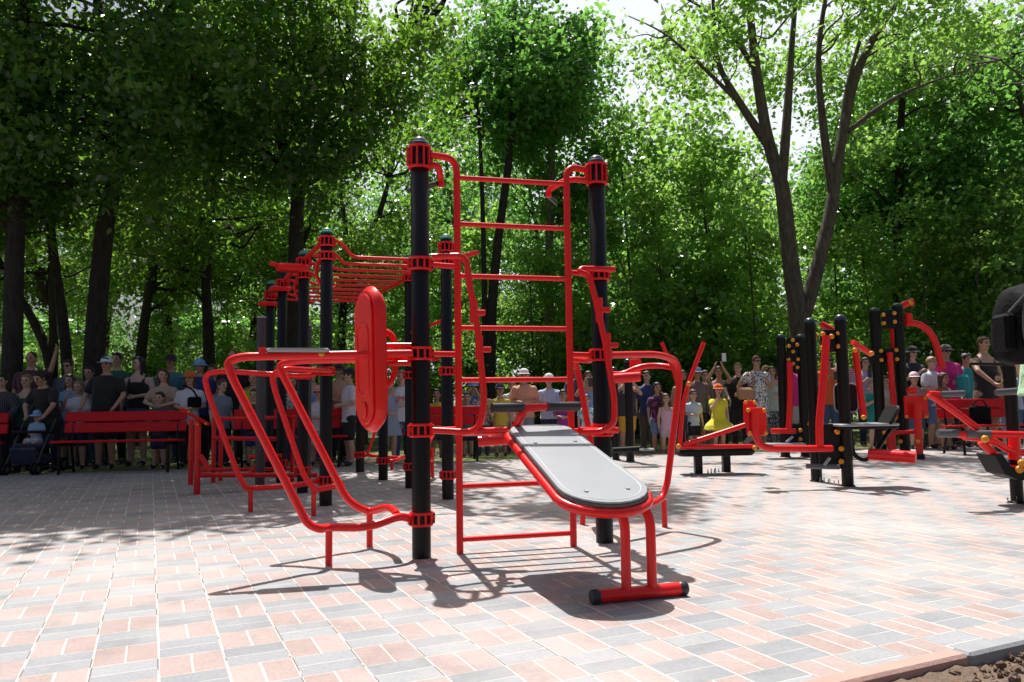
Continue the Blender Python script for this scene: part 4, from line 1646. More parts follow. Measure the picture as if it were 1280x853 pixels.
# ---- left, in the shade (back row first)
A(40, 440, 12.7, 'shaven-headed man in a maroon T-shirt raising one arm', 'tan', ('buzz', 'dark'), ((.075, .02, .04), 'short'), ('trousers', BLK), ('down', 'wave'), 4)
A(86, 450, 12.9, 'man in glasses standing behind the boy in white and the stroller pusher', 'light', ('short', 'dark'), ((.10, .12, .16), 'short'), glasses=True)
A(88, 468, 12.4, 'girl in pale blue peeking between the stroller pusher and the boy in white', 'light', ('long', 'brown'), ((.20, .32, .50), 'short'), ('skirt', NAVY))
A(3, 468, 11.75, 'boy in a dark jacket with white sleeve stripes at the left edge', 'light', ('short', 'black'), ((.014, .016, .022), 'long', 'stripe', (.10, .10, .11)), ('trousers', BLK), ('rail', 'rail'), 8)
A(34, 468, 11.9, 'fair-haired girl in a dark green tank top', 'light', ('tail', 'fair'), ((.015, .06, .045), 'none'), ('trousers', BLK), ('down', 'down'), 5)
man_st, Hst, _ = A(66, 462, 11.55, 'dark-haired man in black bending over the stroller', 'tan', ('short', 'black'), (BLK, 'short'), ('trousers', BLK), ('reach', 'reach'), -8, 0, 1.1, bend=22, vox=.0105)
A(99, 476, 11.9, 'small boy in a white T-shirt with his hand at his chin, behind the bench end', 'light', ('short', 'fair'), ((.62, .62, .66), 'short'), ('shorts', NAVY), ('face', 'rail'), 0, vox=.009)
A(112, 458, 12.5, 'man in a grey T-shirt half hidden behind the man in the patterned cap', 'tan', ('short', 'black'), ((.17, .20, .21), 'short'), ('trousers', DEN), ('down', 'down'), 4)
A(147, 441, 12.7, 'man in a dark shirt with green shoulder stripe, behind the man in the patterned cap', 'tan', ('short', 'black'), ((.015, .10, .055), 'short'), ('trousers', BLK))
A(134, 447, 11.85, 'stout man in a black polo and blue and white patterned cap, leaning on the bench', 'tan', ('short', 'dark'), (BLK, 'short'), ('shorts', (.02, .022, .03)), ('rail', 'rail'), 3, 0, 1.25, ('cap', (.62, .66, .75), 'print', (.03, .05, .20)), vox=.0105)
A(174, 446, 12.3, 'woman with long dark hair in a black top and denim skirt', 'pale', ('long', 'black'), (BLK, 'none'), ('skirt', DEN), ('down', 'belly'), 0, -35)
A(214, 444, 12.9, 'man in a dark cap and teal T-shirt behind the woman in beige', 'tan', ('short', 'dark'), ((.06, .17, .22), 'short'), ('trousers', DEN), hat=('cap', (.02, .02, .025)))
A(205, 461, 11.95, 'woman with long brown hair in a beige blouse leaning on the bench', 'light', ('long', 'brown'), ((.42, .30, .22), 'short'), ('skirt', BLK), ('rail_in', 'rail_in'), 0, 30, vox=.0105)
A(200, 490, 11.78, 'small child resting folded arms on the bench, in front of the woman in beige', 'light', ('short', 'dark'), ((.05, .06, .10), 'short'), ('shorts', NAVY), ('rail_in', 'rail_in'), 0, vox=.009)
A(238, 465, 11.9, 'girl in an orange cap and white T-shirt', 'light', ('long', 'brown'), ((.62, .62, .68), 'short'), ('trousers', BLK), ('belly', 'belly'), 5, hat=('cap', (.65, .13, .01)), vox=.0105)
A(250, 450, 12.5, 'person in a pale blue bucket hat and dark blue shirt', 'tan', ('short', 'dark'), ((.02, .035, .17), 'short'), ('trousers', BLK), hat=('bucket', (.17, .38, .62)))
A(266, 456, 12.9, 'man glimpsed between the blue bucket hat and the dip bars', 'tan', ('short', 'brown'), ((.20, .09, .08), 'short'), ('trousers', NAVY))
A(277, 474, 11.9, 'child in a slate blue T-shirt standing side-on', 'light', ('short', 'brown'), ((.17, .21, .28), 'short'), ('trousers', NAVY), ('down', 'down'), 60, vox=.0105)
A(292, 438, 12.5, 'tall short-haired man all in black behind the second dip bars', 'tan', ('buzz', 'dark'), (BLK, 'short'), ('trousers', BLK), yaw=-4)
A(317, 466, 12.4, 'person in a lime yellow T-shirt behind the dip bars', 'light', ('short', 'dark'), ((.45, .58, .03), 'short'), ('shorts', (.02, .05, .30)), ('down', 'down'))
A(318, 486, 11.95, 'small child in a camouflage top in front of the lime T-shirt', 'light', ('short', 'brown'), ((.06, .08, .03), 'short', 'camo', (.02, .02, .015)), ('shorts', (.02, .05, .25)), ('rail_in', 'rail_in'), vox=.009)
A(341, 464, 12.3, 'person in a dark jacket beside the child in camouflage', 'light', ('short', 'black'), ((.02, .02, .025), 'long'), ('trousers', BLK))
A(366, 470, 12.3, 'woman in a white floral top behind the slanting dip bars', 'light', ('bob', 'brown'), ((.60, .58, .54), 'short', 'floral', (.10, .12, .10)), ('trousers', DEN), ('rail', 'rail'))
A(391, 462, 12.4, 'woman in a sky blue top right of the floral one', 'light', ('bob', 'dark'), ((.16, .33, .62), 'none'), ('trousers', DEN), ('rail', 'rail'))
A(398, 483, 12.0, 'toddler in a pink cap and white top at the bench', 'pale', ('short', 'fair'), ((.66, .64, .66), 'short'), ('shorts', WHT), ('rail_in', 'rail_in'), hat=('cap', (.75, .30, .28)), vox=.009)
A(424, 456, 12.5, 'bare-shouldered woman in a black cap and salmon top', 'tan', ('tail', 'black'), ((.52, .24, .16), 'none'), ('trousers', BLK), ('belly', 'belly'), 30, hat=('cap', BLK))
A(437, 461, 11.9, 'youth in a long white T-shirt with pink shoulders, seen side-on left of the backrest', 'light', ('short', 'black'), ((.66, .62, .66), 'short'), ('shorts', BLK), ('belly', 'belly'), -62, hat=('cap', BLK), vox=.0105)
A(487, 476, 12.2, 'child in a pale grey-blue dress beside the girl with red lettering', 'light', ('short', 'brown'), ((.30, .36, .46), 'dress'), None, ('belly', 'down'), 30, vox=.010)
A(502, 463, 12.3, 'girl in a white T-shirt with red lettering, left of the front post', 'light', ('tail', 'fair'), ((.70, .70, .74), 'short'), ('trousers', DEN), ('down', 'belly'), 4, text=('JMI', (.55, .02, .03), .12), vox=.0105)
A(546, 486, 13.2, 'boy in a yellow T-shirt between the two black posts', 'tan', ('short', 'black'), ((.70, .55, .03), 'short'), ('shorts', DEN), ('rail', 'rail'), vox=.010)
A(592, 477, 13.6, 'person in a sky blue cap and blue top behind the wall bars', 'light', ('short', 'dark'), ((.10, .27, .50), 'short'), ('trousers', DEN), ('camera', 'camera'), hat=('cap', (.12, .35, .62)))
A(584, 490, 13.2, 'child in a green and blue T-shirt by the left upright of the wall bars', 'light', ('short', 'brown'), ((.04, .30, .18), 'short', 'print', (.02, .08, .42)), ('shorts', NAVY), ('rail', 'rail'), vox=.010)
A(603, 480, 13.5, 'woman in a white top with red dots behind the wall bars', 'light', ('bob', 'dark'), ((.66, .60, .60), 'short', 'floral', (.45, .06, .08)), ('trousers', DEN), ('rail', 'rail'))
A(625, 480, 13.3, 'boy in a yellow T-shirt and tan shorts, seen through the wall bars', 'tan', ('short', 'dark'), ((.62, .46, .05), 'short'), ('shorts', (.42, .29, .14)), ('rail', 'down'), 8, hat=('cap', (.05, .07, .10)), vox=.010)
A(640, 474, 13.8, 'person in a white T-shirt left of the woman in peach', 'light', ('short', 'brown'), ((.66, .68, .72), 'short'), ('trousers', DEN))
A(655, 462, 13.4, 'woman in a peach blouse and white sun cap, seen through the wall bars', 'tan', ('bob', 'grey'), ((.68, .31, .20), 'short'), ('trousers', (.22, .25, .32)), ('belly', 'belly'), 0, 0, 1.15, ('cap', (.66, .64, .60)))
A(686, 468, 13.7, 'man in a pale striped polo and white cap, seen through the wall bars', 'light', ('short', 'grey'), ((.62, .66, .75), 'short', 'stripe', (.24, .36, .62)), ('trousers', NAVY), ('belly', 'down'), 0, 0, 1.15, ('cap', WHT))
A(704, 487, 13.2, 'small dark-haired child in a magenta top in front of the striped polo', 'tan', ('short', 'black'), ((.28, .03, .26), 'short'), ('shorts', BLK), ('belly', 'belly'), -4, vox=.010)
A(721, 457, 14.0, 'man in a green cap behind the right upright of the wall bars', 'tan', ('short', 'dark'), ((.08, .08, .10), 'short'), ('trousers', BLK), hat=('cap', (.05, .22, .09)))
A(735, 464, 13.6, 'woman in blue and lilac holding a phone up in front of her face', 'tan', ('bob', 'dark'), ((.22, .33, .66), 'none'), ('skirt', (.10, .10, .16)), ('camera', 'camera'))
A(733, 493, 13.2, 'child in a white T-shirt with teal print, left of the right front post', 'light', ('short', 'brown'), ((.66, .69, .72), 'short', 'print', (.16, .45, .45)), ('shorts', GREY_), ('down', 'down'), vox=.010)
A(782, 462, 13.6, 'person in ochre yellow shorts and a dark tank top taking a picture', 'tan', ('short', 'dark'), ((.03, .03, .04), 'none'), ('shorts', (.62, .31, .03)), ('camera', 'camera'), -5, 0, 1.2)
A(808, 464, 14.2, 'man in a navy T-shirt with a tied-back fringe, right of the ochre shorts', 'light', ('short', 'dark'), ((.03, .05, .17), 'short'), ('trousers', (.10, .09, .09)), yaw=-6, head=-30)
A(821, 478, 13.8, 'child in a dark top with purple print and denim shorts, hand to head', 'tan', ('bob', 'black'), ((.025, .02, .07), 'short', 'print', (.28, .03, .12)), ('shorts', (.16, .25, .45)), ('down', 'face'), 5, vox=.010)
A(832, 492, 13.6, 'little girl in a pink top and shorts near the end of the dip bars', 'light', ('long', 'brown'), ((.60, .38, .46), 'none'), ('shorts', (.50, .38, .42)), ('down', 'down'), vox=.010)
# ---- right, in the sun
A(853, 463, 14.4, 'woman in a coral vest partly hidden by the corner of the dip bars', 'tan', ('bob', 'dark'), ((.50, .22, .18), 'none'), ('trousers', DEN))
A(866, 487, 13.9, 'small boy in a pale blue T-shirt and black shorts', 'light', ('short', 'brown'), ((.46, .58, .70), 'short'), ('shorts', BLK), ('belly', 'down'), 8, vox=.010)
A(871, 460, 14.4, 'boy in a grey T-shirt and denim cap, behind the pale blue T-shirt', 'tan', ('short', 'dark'), ((.15, .13, .13), 'short', 'print', (.22, .08, .10)), ('shorts', BLK), ('down', 'down'), 0, hat=('cap', (.24, .33, .45)))
A(881, 463, 14.9, 'boy in a green T-shirt looking out behind the denim cap', 'light', ('short', 'brown'), ((.03, .30, .13), 'short'), ('shorts', BLK))
A(898, 458, 14.7, 'woman in a striped strap top holding a phone high with both arms', 'tan', ('tail', 'dark'), ((.42, .46, .62), 'none', 'stripe', (.08, .10, .18)), ('trousers', BLK), ('up', 'up'), -14)
A(897, 481, 13.7, 'little girl in a full yellow dress and orange cap', 'light', ('long', 'brown'), ((.74, .66, .03), 'dress', None, None, .235), None, ('face', 'down'), 4, hat=('cap', (.72, .13, .02)), vox=.009)
A(922, 454, 14.6, 'fair young woman in black holding out a tan bag', 'light', ('short', 'fair'), (BLK, 'short'), ('trousers', (.03, .03, .035)), ('reach', 'belly'), -25, -15)
A(945, 445, 14.2, 'woman in sunglasses and a black and white floral dress', 'tan', ('short', 'auburn'), ((.66, .66, .66), 'dress', 'floral', (.015, .015, .02), .12), None, ('hip', 'chest'), 10, 0, 1.1, glasses=True, vox=.0105)
A(957, 457, 14.9, 'blond person right behind the floral dress', 'light', ('short', 'blond'), ((.50, .40, .34), 'short'), ('trousers', (.30, .34, .40)))
A(964, 458, 14.6, 'woman in a sleeveless mint top and dark floral trousers', 'light', ('bob', 'brown'), ((.45, .52, .46), 'none'), ('trousers', (.05, .06, .10), 'floral', (.45, .47, .50)), ('down', 'belly'), -10)
A(985, 449, 14.9, 'large person in a magenta polo and pale grey shorts', 'tan', ('short', 'dark'), ((.66, .02, .26), 'short'), ('shorts', (.50, .49, .50)), ('down', 'down'), 20, 0, 1.3)
A(1034, 444, 14.6, 'woman in sunglasses and an orange T-shirt looking at a phone', 'tan', ('bob', 'brown'), ((.72, .13, .03), 'short'), ('trousers', DEN), ('chest', 'chest'), -12, 0, 1.0, glasses=True)
A(1050, 440, 15.0, 'man with a red striped collar behind the machine posts', 'light', ('short', 'brown'), ((.48, .08, .07), 'short', 'hstripe', (.6, .6, .6)), ('trousers', DEN))
A(1081, 447, 14.6, 'woman with dark hair and a lilac top looking at her phone', 'light', ('bob', 'black'), ((.33, .31, .50), 'short'), ('trousers', NAVY), ('chest', 'belly'), -10)
A(1091, 474, 13.9, 'small child in a teal striped long shirt', 'light', ('short', 'blond'), ((.01, .30, .27), 'dress', 'hstripe', (.01, .17, .16), .115), None, ('chest', 'chest'), 0, vox=.009)
A(1107, 470, 14.4, 'child in a cream top between the posts of the tallest machine', 'light', ('short', 'dark'), ((.60, .50, .42), 'short'), ('trousers', GREY_), ('belly', 'belly'), vox=.0105)
A(1139, 434, 14.2, 'woman in a black hat and dark top right of the tallest machine', 'pale', ('long', 'black'), ((.02, .02, .028), 'short'), ('trousers', BLK), ('chest', 'chest'), 12, hat=('bucket', BLK))
A(1142, 466, 13.8, 'child in a pale pink cap behind the red seat pad', 'light', ('short', 'brown'), ((.45, .28, .25), 'short'), ('shorts', DEN), ('down', 'down'), hat=('cap', (.75, .55, .60)), vox=.010)
A(1163, 446, 13.9, 'fair boy in a white shirt with blue shorts, right of the red seat pad', 'light', ('short', 'blond'), ((.68, .68, .74), 'short'), ('shorts', (.16, .24, .45)), ('belly', 'belly'), 30)
A(1178, 466, 13.5, 'girl with dark hair in a brown floral dress', 'tan', ('long', 'auburn'), ((.16, .07, .05), 'dress', 'floral', (.32, .15, .09), .12), None, ('down', 'belly'), 30, vox=.0105)
A(1181, 432, 14.1, 'man in a cap, sunglasses and a magenta T-shirt', 'tan', ('short', 'dark'), ((.62, .02, .22), 'short'), ('trousers', BLK), ('down', 'belly'), 0, 0, 1.1, ('cap', (.10, .09, .08)), True)
A(1206, 442, 14.2, 'dark-haired person in teal beside the man in the black tank top', 'tan', ('short', 'black'), ((.01, .25, .27), 'short'), ('shorts', (.60, .58, .58)), ('down', 'down'), 20)
man_bk, Hbk, arbk = A(1228, 421, 12.95, 'man in a black tank top with sunglasses on his head, holding a black bag', 'tan', ('short', 'brown'), (BLK, 'none'), ('shorts', (.30, .22, .17)), ('reach', 'belly'), 8, 10, 1.0, vox=.0105)
A(1257, 473, 13.3, 'blond toddler in a red T-shirt beside the man in the black tank top', 'light', ('short', 'blond'), ((.45, .10, .08), 'short'), ('shorts', (.25, .33, .55)), ('belly', 'belly'), 6, vox=.009)
A(1272, 454, 13.9, 'person in a pale blue shirt behind the blond toddler', 'light', ('short', 'dark'), ((.40, .48, .66), 'short'), ('trousers', DEN))
near, Hn, arn = A(1307, 285, 5.0, 'person in pale green cut off by the right edge, wearing a big black backpack', 'tan', ('short', 'dark'), ((.42, .66, .40), 'short'), ('trousers', NAVY), ('down', 'down'), 100, 0, 1.1, vox=.009)

# ---- sunglasses pushed up on the head of the man in black
P = at(1228, 424, 13.0)
mb = MB()
for s in (-1, 1):
    mb.ball((P.x + 0.02 + s * 0.035, P.y - 0.02, P.z - 0.01), 0.03, (1.1, .5, .7), 10, 6)
mb.tube([(P.x - 0.07, P.y + 0.06, P.z - 0.05), (P.x - 0.055, P.y - 0.01, P.z - 0.01), (P.x + 0.09, P.y - 0.01, P.z - 0.01), (P.x + 0.10, P.y + 0.06, P.z - 0.05)], 0.006, rad=0.02, n=6)
o = mb.build('sunglasses', LENS)
props(o, 'dark sunglasses pushed up on the head of the man in the black tank top', 'sunglasses')


# ---- things people hold or wear
def bag(name, c, size, mat, label, cat, strap=None, x=(1, 0, 0), srad=0.010):
    c = V3(c)
    t = thing(name, c - Z * size[2] / 2, label, cat)
    mb = MB()
    mb.box(c, size, x=x, bev=min(size) * 0.32)
    mb.build('pouch', mat, t)
    if strap:
        MB().tube(strap, srad, rad=0.08, n=8).build('strap', mat, t)
    return t


BAG_BLACK = simple('black bag cloth', (0.0045, 0.0042, 0.005), 0.75, spec=0.12, bump=0.3, bscale=30)
hand = at(1224, 500, 12.42)
bag('shopping_bag', hand - Z * 0.25, (0.33, 0.10, 0.32), BAG_BLACK, 'black bag hanging from the hand of the man in the black tank top', 'bag',
    [hand + V3((-0.12, 0, -0.10)), hand + V3((-0.05, 0, 0.0)), hand + V3((0.05, 0, 0.0)), hand + V3((0.12, 0, -0.10))])
P = at(932, 492, 14.05)
bag('handbag', P, (0.30, 0.14, 0.22), simple('tan leather', (0.42, 0.22, 0.12), 0.5, bump=0.2), 'tan shoulder bag beside the floral dress', 'bag',
    [P + V3((-0.16, 0, 0.10)), P + V3((-0.08, 0, 0.27)), P + V3((0.12, 0.02, 0.42)), P + V3((0.16, 0, 0.1))])
P = at(243, 503, 11.74)
bag('crossbody_bag', P, (0.20, 0.08, 0.16), BAG_BLACK, 'small dark crossbody bag on the girl in the orange cap', 'bag', [P + V3((0.05, 0, 0.06)), P + V3((-0.02, -0.02, 0.2)), at(229, 482, 11.74)], srad=0.013)
P = at(1204, 480, 13.8)
bag('teal_bag', P, (0.20, 0.17, 0.34), simple('teal nylon', (0.01, 0.30, 0.33), 0.4, bump=0.2), 'bright teal bag left of the man in the black tank top', 'bag')
for px, py, d, lab in ((905, 447, 14.25, 'white phone held high by the woman in the striped strap top'), (738, 478, 13.25, 'dark phone in front of the face of the woman in blue and lilac'),
                       (1045, 470, 14.2, 'dark phone in the hands of the woman in orange'), (1087, 467, 14.2, 'phone in the hands of the woman in lilac')):
    P = at(px, py, d)
    mb = MB()
    mb.box(P, (0.078, 0.010, 0.15), bev=0.004)
    o = mb.build('phone', simple('white phone', (0.7, 0.7, 0.7), 0.3) if 'white' in lab else DARK_GRIP)
    props(o, lab, 'phone')

# backpack of the near person, at the right edge
bp_c = at(1276, 405, 4.85)
bpk = thing('backpack', bp_c - Z * 0.26, 'big black backpack at the right edge with grey piping and side pocket', 'backpack')
mb = MB()
out_ = [(-.13, -.22), (-.06, -.255), (.10, -.25), (.17, -.2), (.175, .12), (.12, .225), (.02, .255), (-.07, .22), (-.125, .10), (-.15, -.08)]
sm2 = fillet([V3((p[0], p[1], 0)) for p in out_ + out_[:1]], .06, 4)[:-1]
mb.plate([(p.x, p.y) for p in sm2], bp_c, V3((1, -0.15, 0)), Z, 0.34, 0.09)
o = mb.build('main_pouch', BAG_BLACK, bpk)
o.data.polygons.foreach_set('use_smooth', [True] * len(o.data.polygons))
mb = MB()
mb.box(bp_c + V3((-0.125, -0.03, -0.06)), (0.07, 0.20, 0.24), x=(1, -0.15, 0), bev=0.03)
mb.build('side_pocket', BAG_BLACK, bpk)
mb = MB()
mb.tube([bp_c + V3((-0.02, -0.175, 0.22)), bp_c + V3((-0.09, -0.17, 0.10)), bp_c + V3((-0.10, -0.17, -0.1)), bp_c + V3((-0.06, -0.17, -0.2))], 0.006, rad=0.08, n=6)
mb.tube([bp_c + V3((-0.075, -0.165, 0.16)), bp_c + V3((-0.15, -0.12, 0.06))], 0.008, n=6)
mb.build('piping', GREY_GRIP, bpk)
MB().tube([bp_c + V3((0.06, 0.02, 0.24)), bp_c + V3((0.08, 0.0, 0.30)), bp_c + V3((0.16, 0.02, 0.29)), bp_c + V3((0.2, 0.03, 0.2))], 0.014, rad=0.05, n=8).build('strap', BAG_BLACK, bpk)

# ---- stroller with a small child
sd_ = 11.3
sc0 = at(42, 560, sd_)
stl = thing('stroller', (sc0.x, sc0.y, 0), 'dark blue stroller carrying a toddler, in front of the man bending over', 'stroller')
x0 = sc0.x
mb = MB()
for s in (-1, 1):
    xx = x0 + s * 0.22
    mb.tube([(xx, sd_ - 0.30, 0.09), (xx, sd_ - 0.10, 0.42), (xx, sd_ + 0.30, 0.98)], 0.013, rad=0.1, n=8)
    mb.tube([(xx, sd_ + 0.33, 0.11), (xx, sd_ - 0.08, 0.48)], 0.013, n=8)
    mb.tube([(xx, sd_ - 0.30, 0.10), (xx, sd_ + 0.33, 0.12)], 0.010, n=8)
mb.tube([(x0 - 0.22, sd_ + 0.30, 0.98), (x0 - 0.2, sd_ + 0.34, 1.03), (x0 + 0.2, sd_ + 0.34, 1.03), (x0 + 0.22, sd_ + 0.30, 0.98)], 0.014, rad=0.04, n=8)
mb.build('frame', simple('stroller frame', (0.05, 0.05, 0.06), 0.4), stl)
for s in (-1, 1):
    for (yy, rr) in ((-0.30, 0.085), (0.33, 0.105)):
        mb = MB()
        for o_ in (-0.03, 0.03):
            mb.lathe([(rr * 0.55, -0.012), (rr * .95, -0.014), (rr, 0), (rr * .95, 0.014), (rr * 0.55, 0.012)], (x0 + s * 0.22 + o_, sd_ + yy, rr), axis=(1, 0, 0), n=18)
        wh = mb.build('wheel', BLACK_RUB, stl)
        MB().lathe([(rr * .5, -0.045), (rr * .5, 0.045)], (x0 + s * 0.22, sd_ + yy, rr), axis=(1, 0, 0), n=12).build('hub', GREY_GRIP, wh)
navy_cloth = cloth((.022, .03, .06))
mb = MB()
mb.box((x0, sd_ + 0.02, 0.40), (0.40, 0.36, 0.07), bev=0.03)
mb.box((x0, sd_ + 0.22, 0.66), (0.40, 0.07, 0.52), z=(0, 0.35, 1), bev=0.03)
mb.box((x0, sd_ - 0.20, 0.26), (0.38, 0.06, 0.26), z=(0, -0.5, 1), bev=0.02)
mb.build('seat', navy_cloth, stl)
mb = MB()
mb.tube([(x0 - 0.21, sd_ + 0.1, 0.58), (x0 - 0.21, sd_ - 0.22, 0.60), (x0 + 0.21, sd_ - 0.22, 0.60), (x0 + 0.21, sd_ + 0.1, 0.58)], 0.022, rad=0.12, n=10)
mb.build('safety_bar', BLACK_RUB, stl)
mb = MB()
mb.box((x0, sd_ + 0.08, 0.20), (0.38, 0.34, 0.14), bev=0.04)
mb.build('basket', navy_cloth, stl)
A(42, 528, sd_ + 0.06, 'toddler in pale blue and white sitting in the stroller', 'light', ('short', 'fair'), ((.30, .45, .66), 'short'), ('shorts', (.62, .62, .66)), ('belly', 'belly'), 0, x=x0, height=0.80, seat=0.10, hat=('sun', (.25, .42, .66)), vox=.008)

# ---- fuse every body and garment into one continuous surface each
for o, vx_, smn in PENDING:
    md = o.modifiers.new('fuse', 'REMESH')
    md.mode = 'VOXEL'
    md.voxel_size = vx_
    md.use_smooth_shade = True
    ms = o.modifiers.new('soften', 'SMOOTH')
    ms.iterations = smn
    ms.factor = 0.5
bpy.context.view_layer.update()
dg = bpy.context.evaluated_depsgraph_get()
fused = [bpy.data.meshes.new_from_object(o.evaluated_get(dg)) for o, _, _ in PENDING]
for (o, _, _), me in zip(PENDING, fused):
    o.modifiers.clear()
    mats = [m for m in o.data.materials]
    o.data = me
    me.materials.clear()
    for m in mats:
        me.materials.append(m)
    me.polygons.foreach_set('use_smooth', [True] * len(me.polygons))

for o in TEXTS:
    me = bpy.data.meshes.new_from_object(o.evaluated_get(dg))
    n = bpy.data.objects.new('lettering', me)
    n.parent = o.parent
    n.location = o.location
    n.rotation_euler = o.rotation_euler
    col.objects.link(n)
    bpy.data.objects.remove(o)
# ------------------------------------------------------------------ trees
def leaf_material(name, dark, light, trans, tw=0.5, hue_noise=0.35):
    m = bpy.data.materials.new(name)
    m.use_nodes = True
    nt = m.node_tree
    nt.nodes.clear()
    L = nt.links.new
    out = node(nt, 'ShaderNodeOutputMaterial')
    geo = node(nt, 'ShaderNodeNewGeometry')
    ns = node(nt, 'ShaderNodeTexNoise')
    ns.inputs['Scale'].default_value = 0.45
    ns.inputs['Detail'].default_value = 3
    L(geo.outputs['Position'], ns.inputs['Vector'])
    ad = node(nt, 'ShaderNodeMath', operation='MULTIPLY_ADD')
    L(geo.outputs['Random Per Island'], ad.inputs[0])
    ad.inputs[1].default_value = 0.55
    mp = node(nt, 'ShaderNodeMapRange')
    L(ns.outputs['Fac'], mp.inputs[0])
    mp.inputs[1].default_value = 0.3
    mp.inputs[2].default_value = 0.7
    mp.inputs[4].default_value = 0.45
    L(mp.outputs[0], ad.inputs[2])

    def ramp(a, b):
        mx = node(nt, 'ShaderNodeMix', data_type='RGBA')
        mx.inputs['A'].default_value = (*a, 1)
        mx.inputs['B'].default_value = (*b, 1)
        L(ad.outputs[0], mx.inputs['Factor'])
        return mx.outputs['Result']
    p = node(nt, 'ShaderNodeBsdfPrincipled')
    L(ramp(dark, light), p.inputs['Base Color'])
    p.inputs['Roughness'].default_value = 0.27
    p.inputs['Specular IOR Level'].default_value = 0.75
    t = node(nt, 'ShaderNodeBsdfTranslucent')
    L(ramp(tuple(x * 0.6 for x in trans), trans), t.inputs[0])
    ms = node(nt, 'ShaderNodeMixShader')
    ms.inputs[0].default_value = tw
    L(p.outputs[0], ms.inputs[1])
    L(t.outputs[0], ms.inputs[2])
    L(ms.outputs[0], out.inputs[0])
    return m


LEAF_DEEP = leaf_material('deep green leaves', (0.020, 0.065, 0.020), (0.070, 0.150, 0.040), (0.32, 0.60, 0.060), 0.52)
LEAF_MID = leaf_material('mid green leaves', (0.040, 0.115, 0.035), (0.115, 0.235, 0.060), (0.30, 0.66, 0.110), 0.54)
LEAF_LIGHT = leaf_material('light maple leaves', (0.055, 0.135, 0.035), (0.155, 0.285, 0.065), (0.44, 0.76, 0.13), 0.57)


def bark_material(name, c):
    m, nt, b, out = base_mat(name)
    L = nt.links.new
    tc = node(nt, 'ShaderNodeTexCoord')
    mp = node(nt, 'ShaderNodeMapping')
    mp.inputs['Scale'].default_value = (9, 9, 1.6)
    L(tc.outputs['Object'], mp.inputs[0])
    n = node(nt, 'ShaderNodeTexNoise')
    n.inputs['Scale'].default_value = 2.2
    n.inputs['Detail'].default_value = 8
    n.inputs['Roughness'].default_value = 0.7
    L(mp.outputs[0], n.inputs['Vector'])
    r = node(nt, 'ShaderNodeValToRGB')
    r.color_ramp.elements[0].position = 0.35
    r.color_ramp.elements[0].color = (*[x * 0.35 for x in c], 1)
    r.color_ramp.elements[1].position = 0.68
    r.color_ramp.elements[1].color = (*[x * 1.35 for x in c], 1)
    L(n.outputs['Fac'], r.inputs[0])
    L(r.outputs[0], b.inputs['Base Color'])
    b.inputs['Roughness'].default_value = 0.9
    bp = node(nt, 'ShaderNodeBump')
    bp.inputs['Strength'].default_value = 0.9
    bp.inputs['Distance'].default_value = 0.04
    L(n.outputs['Fac'], bp.inputs['Height'])
    L(bp.outputs[0], b.inputs['Normal'])
    return m


BARK = bark_material('grey brown bark', (0.105, 0.082, 0.066))
BARK_DARK = bark_material('dark bark', (0.040, 0.030, 0.026))


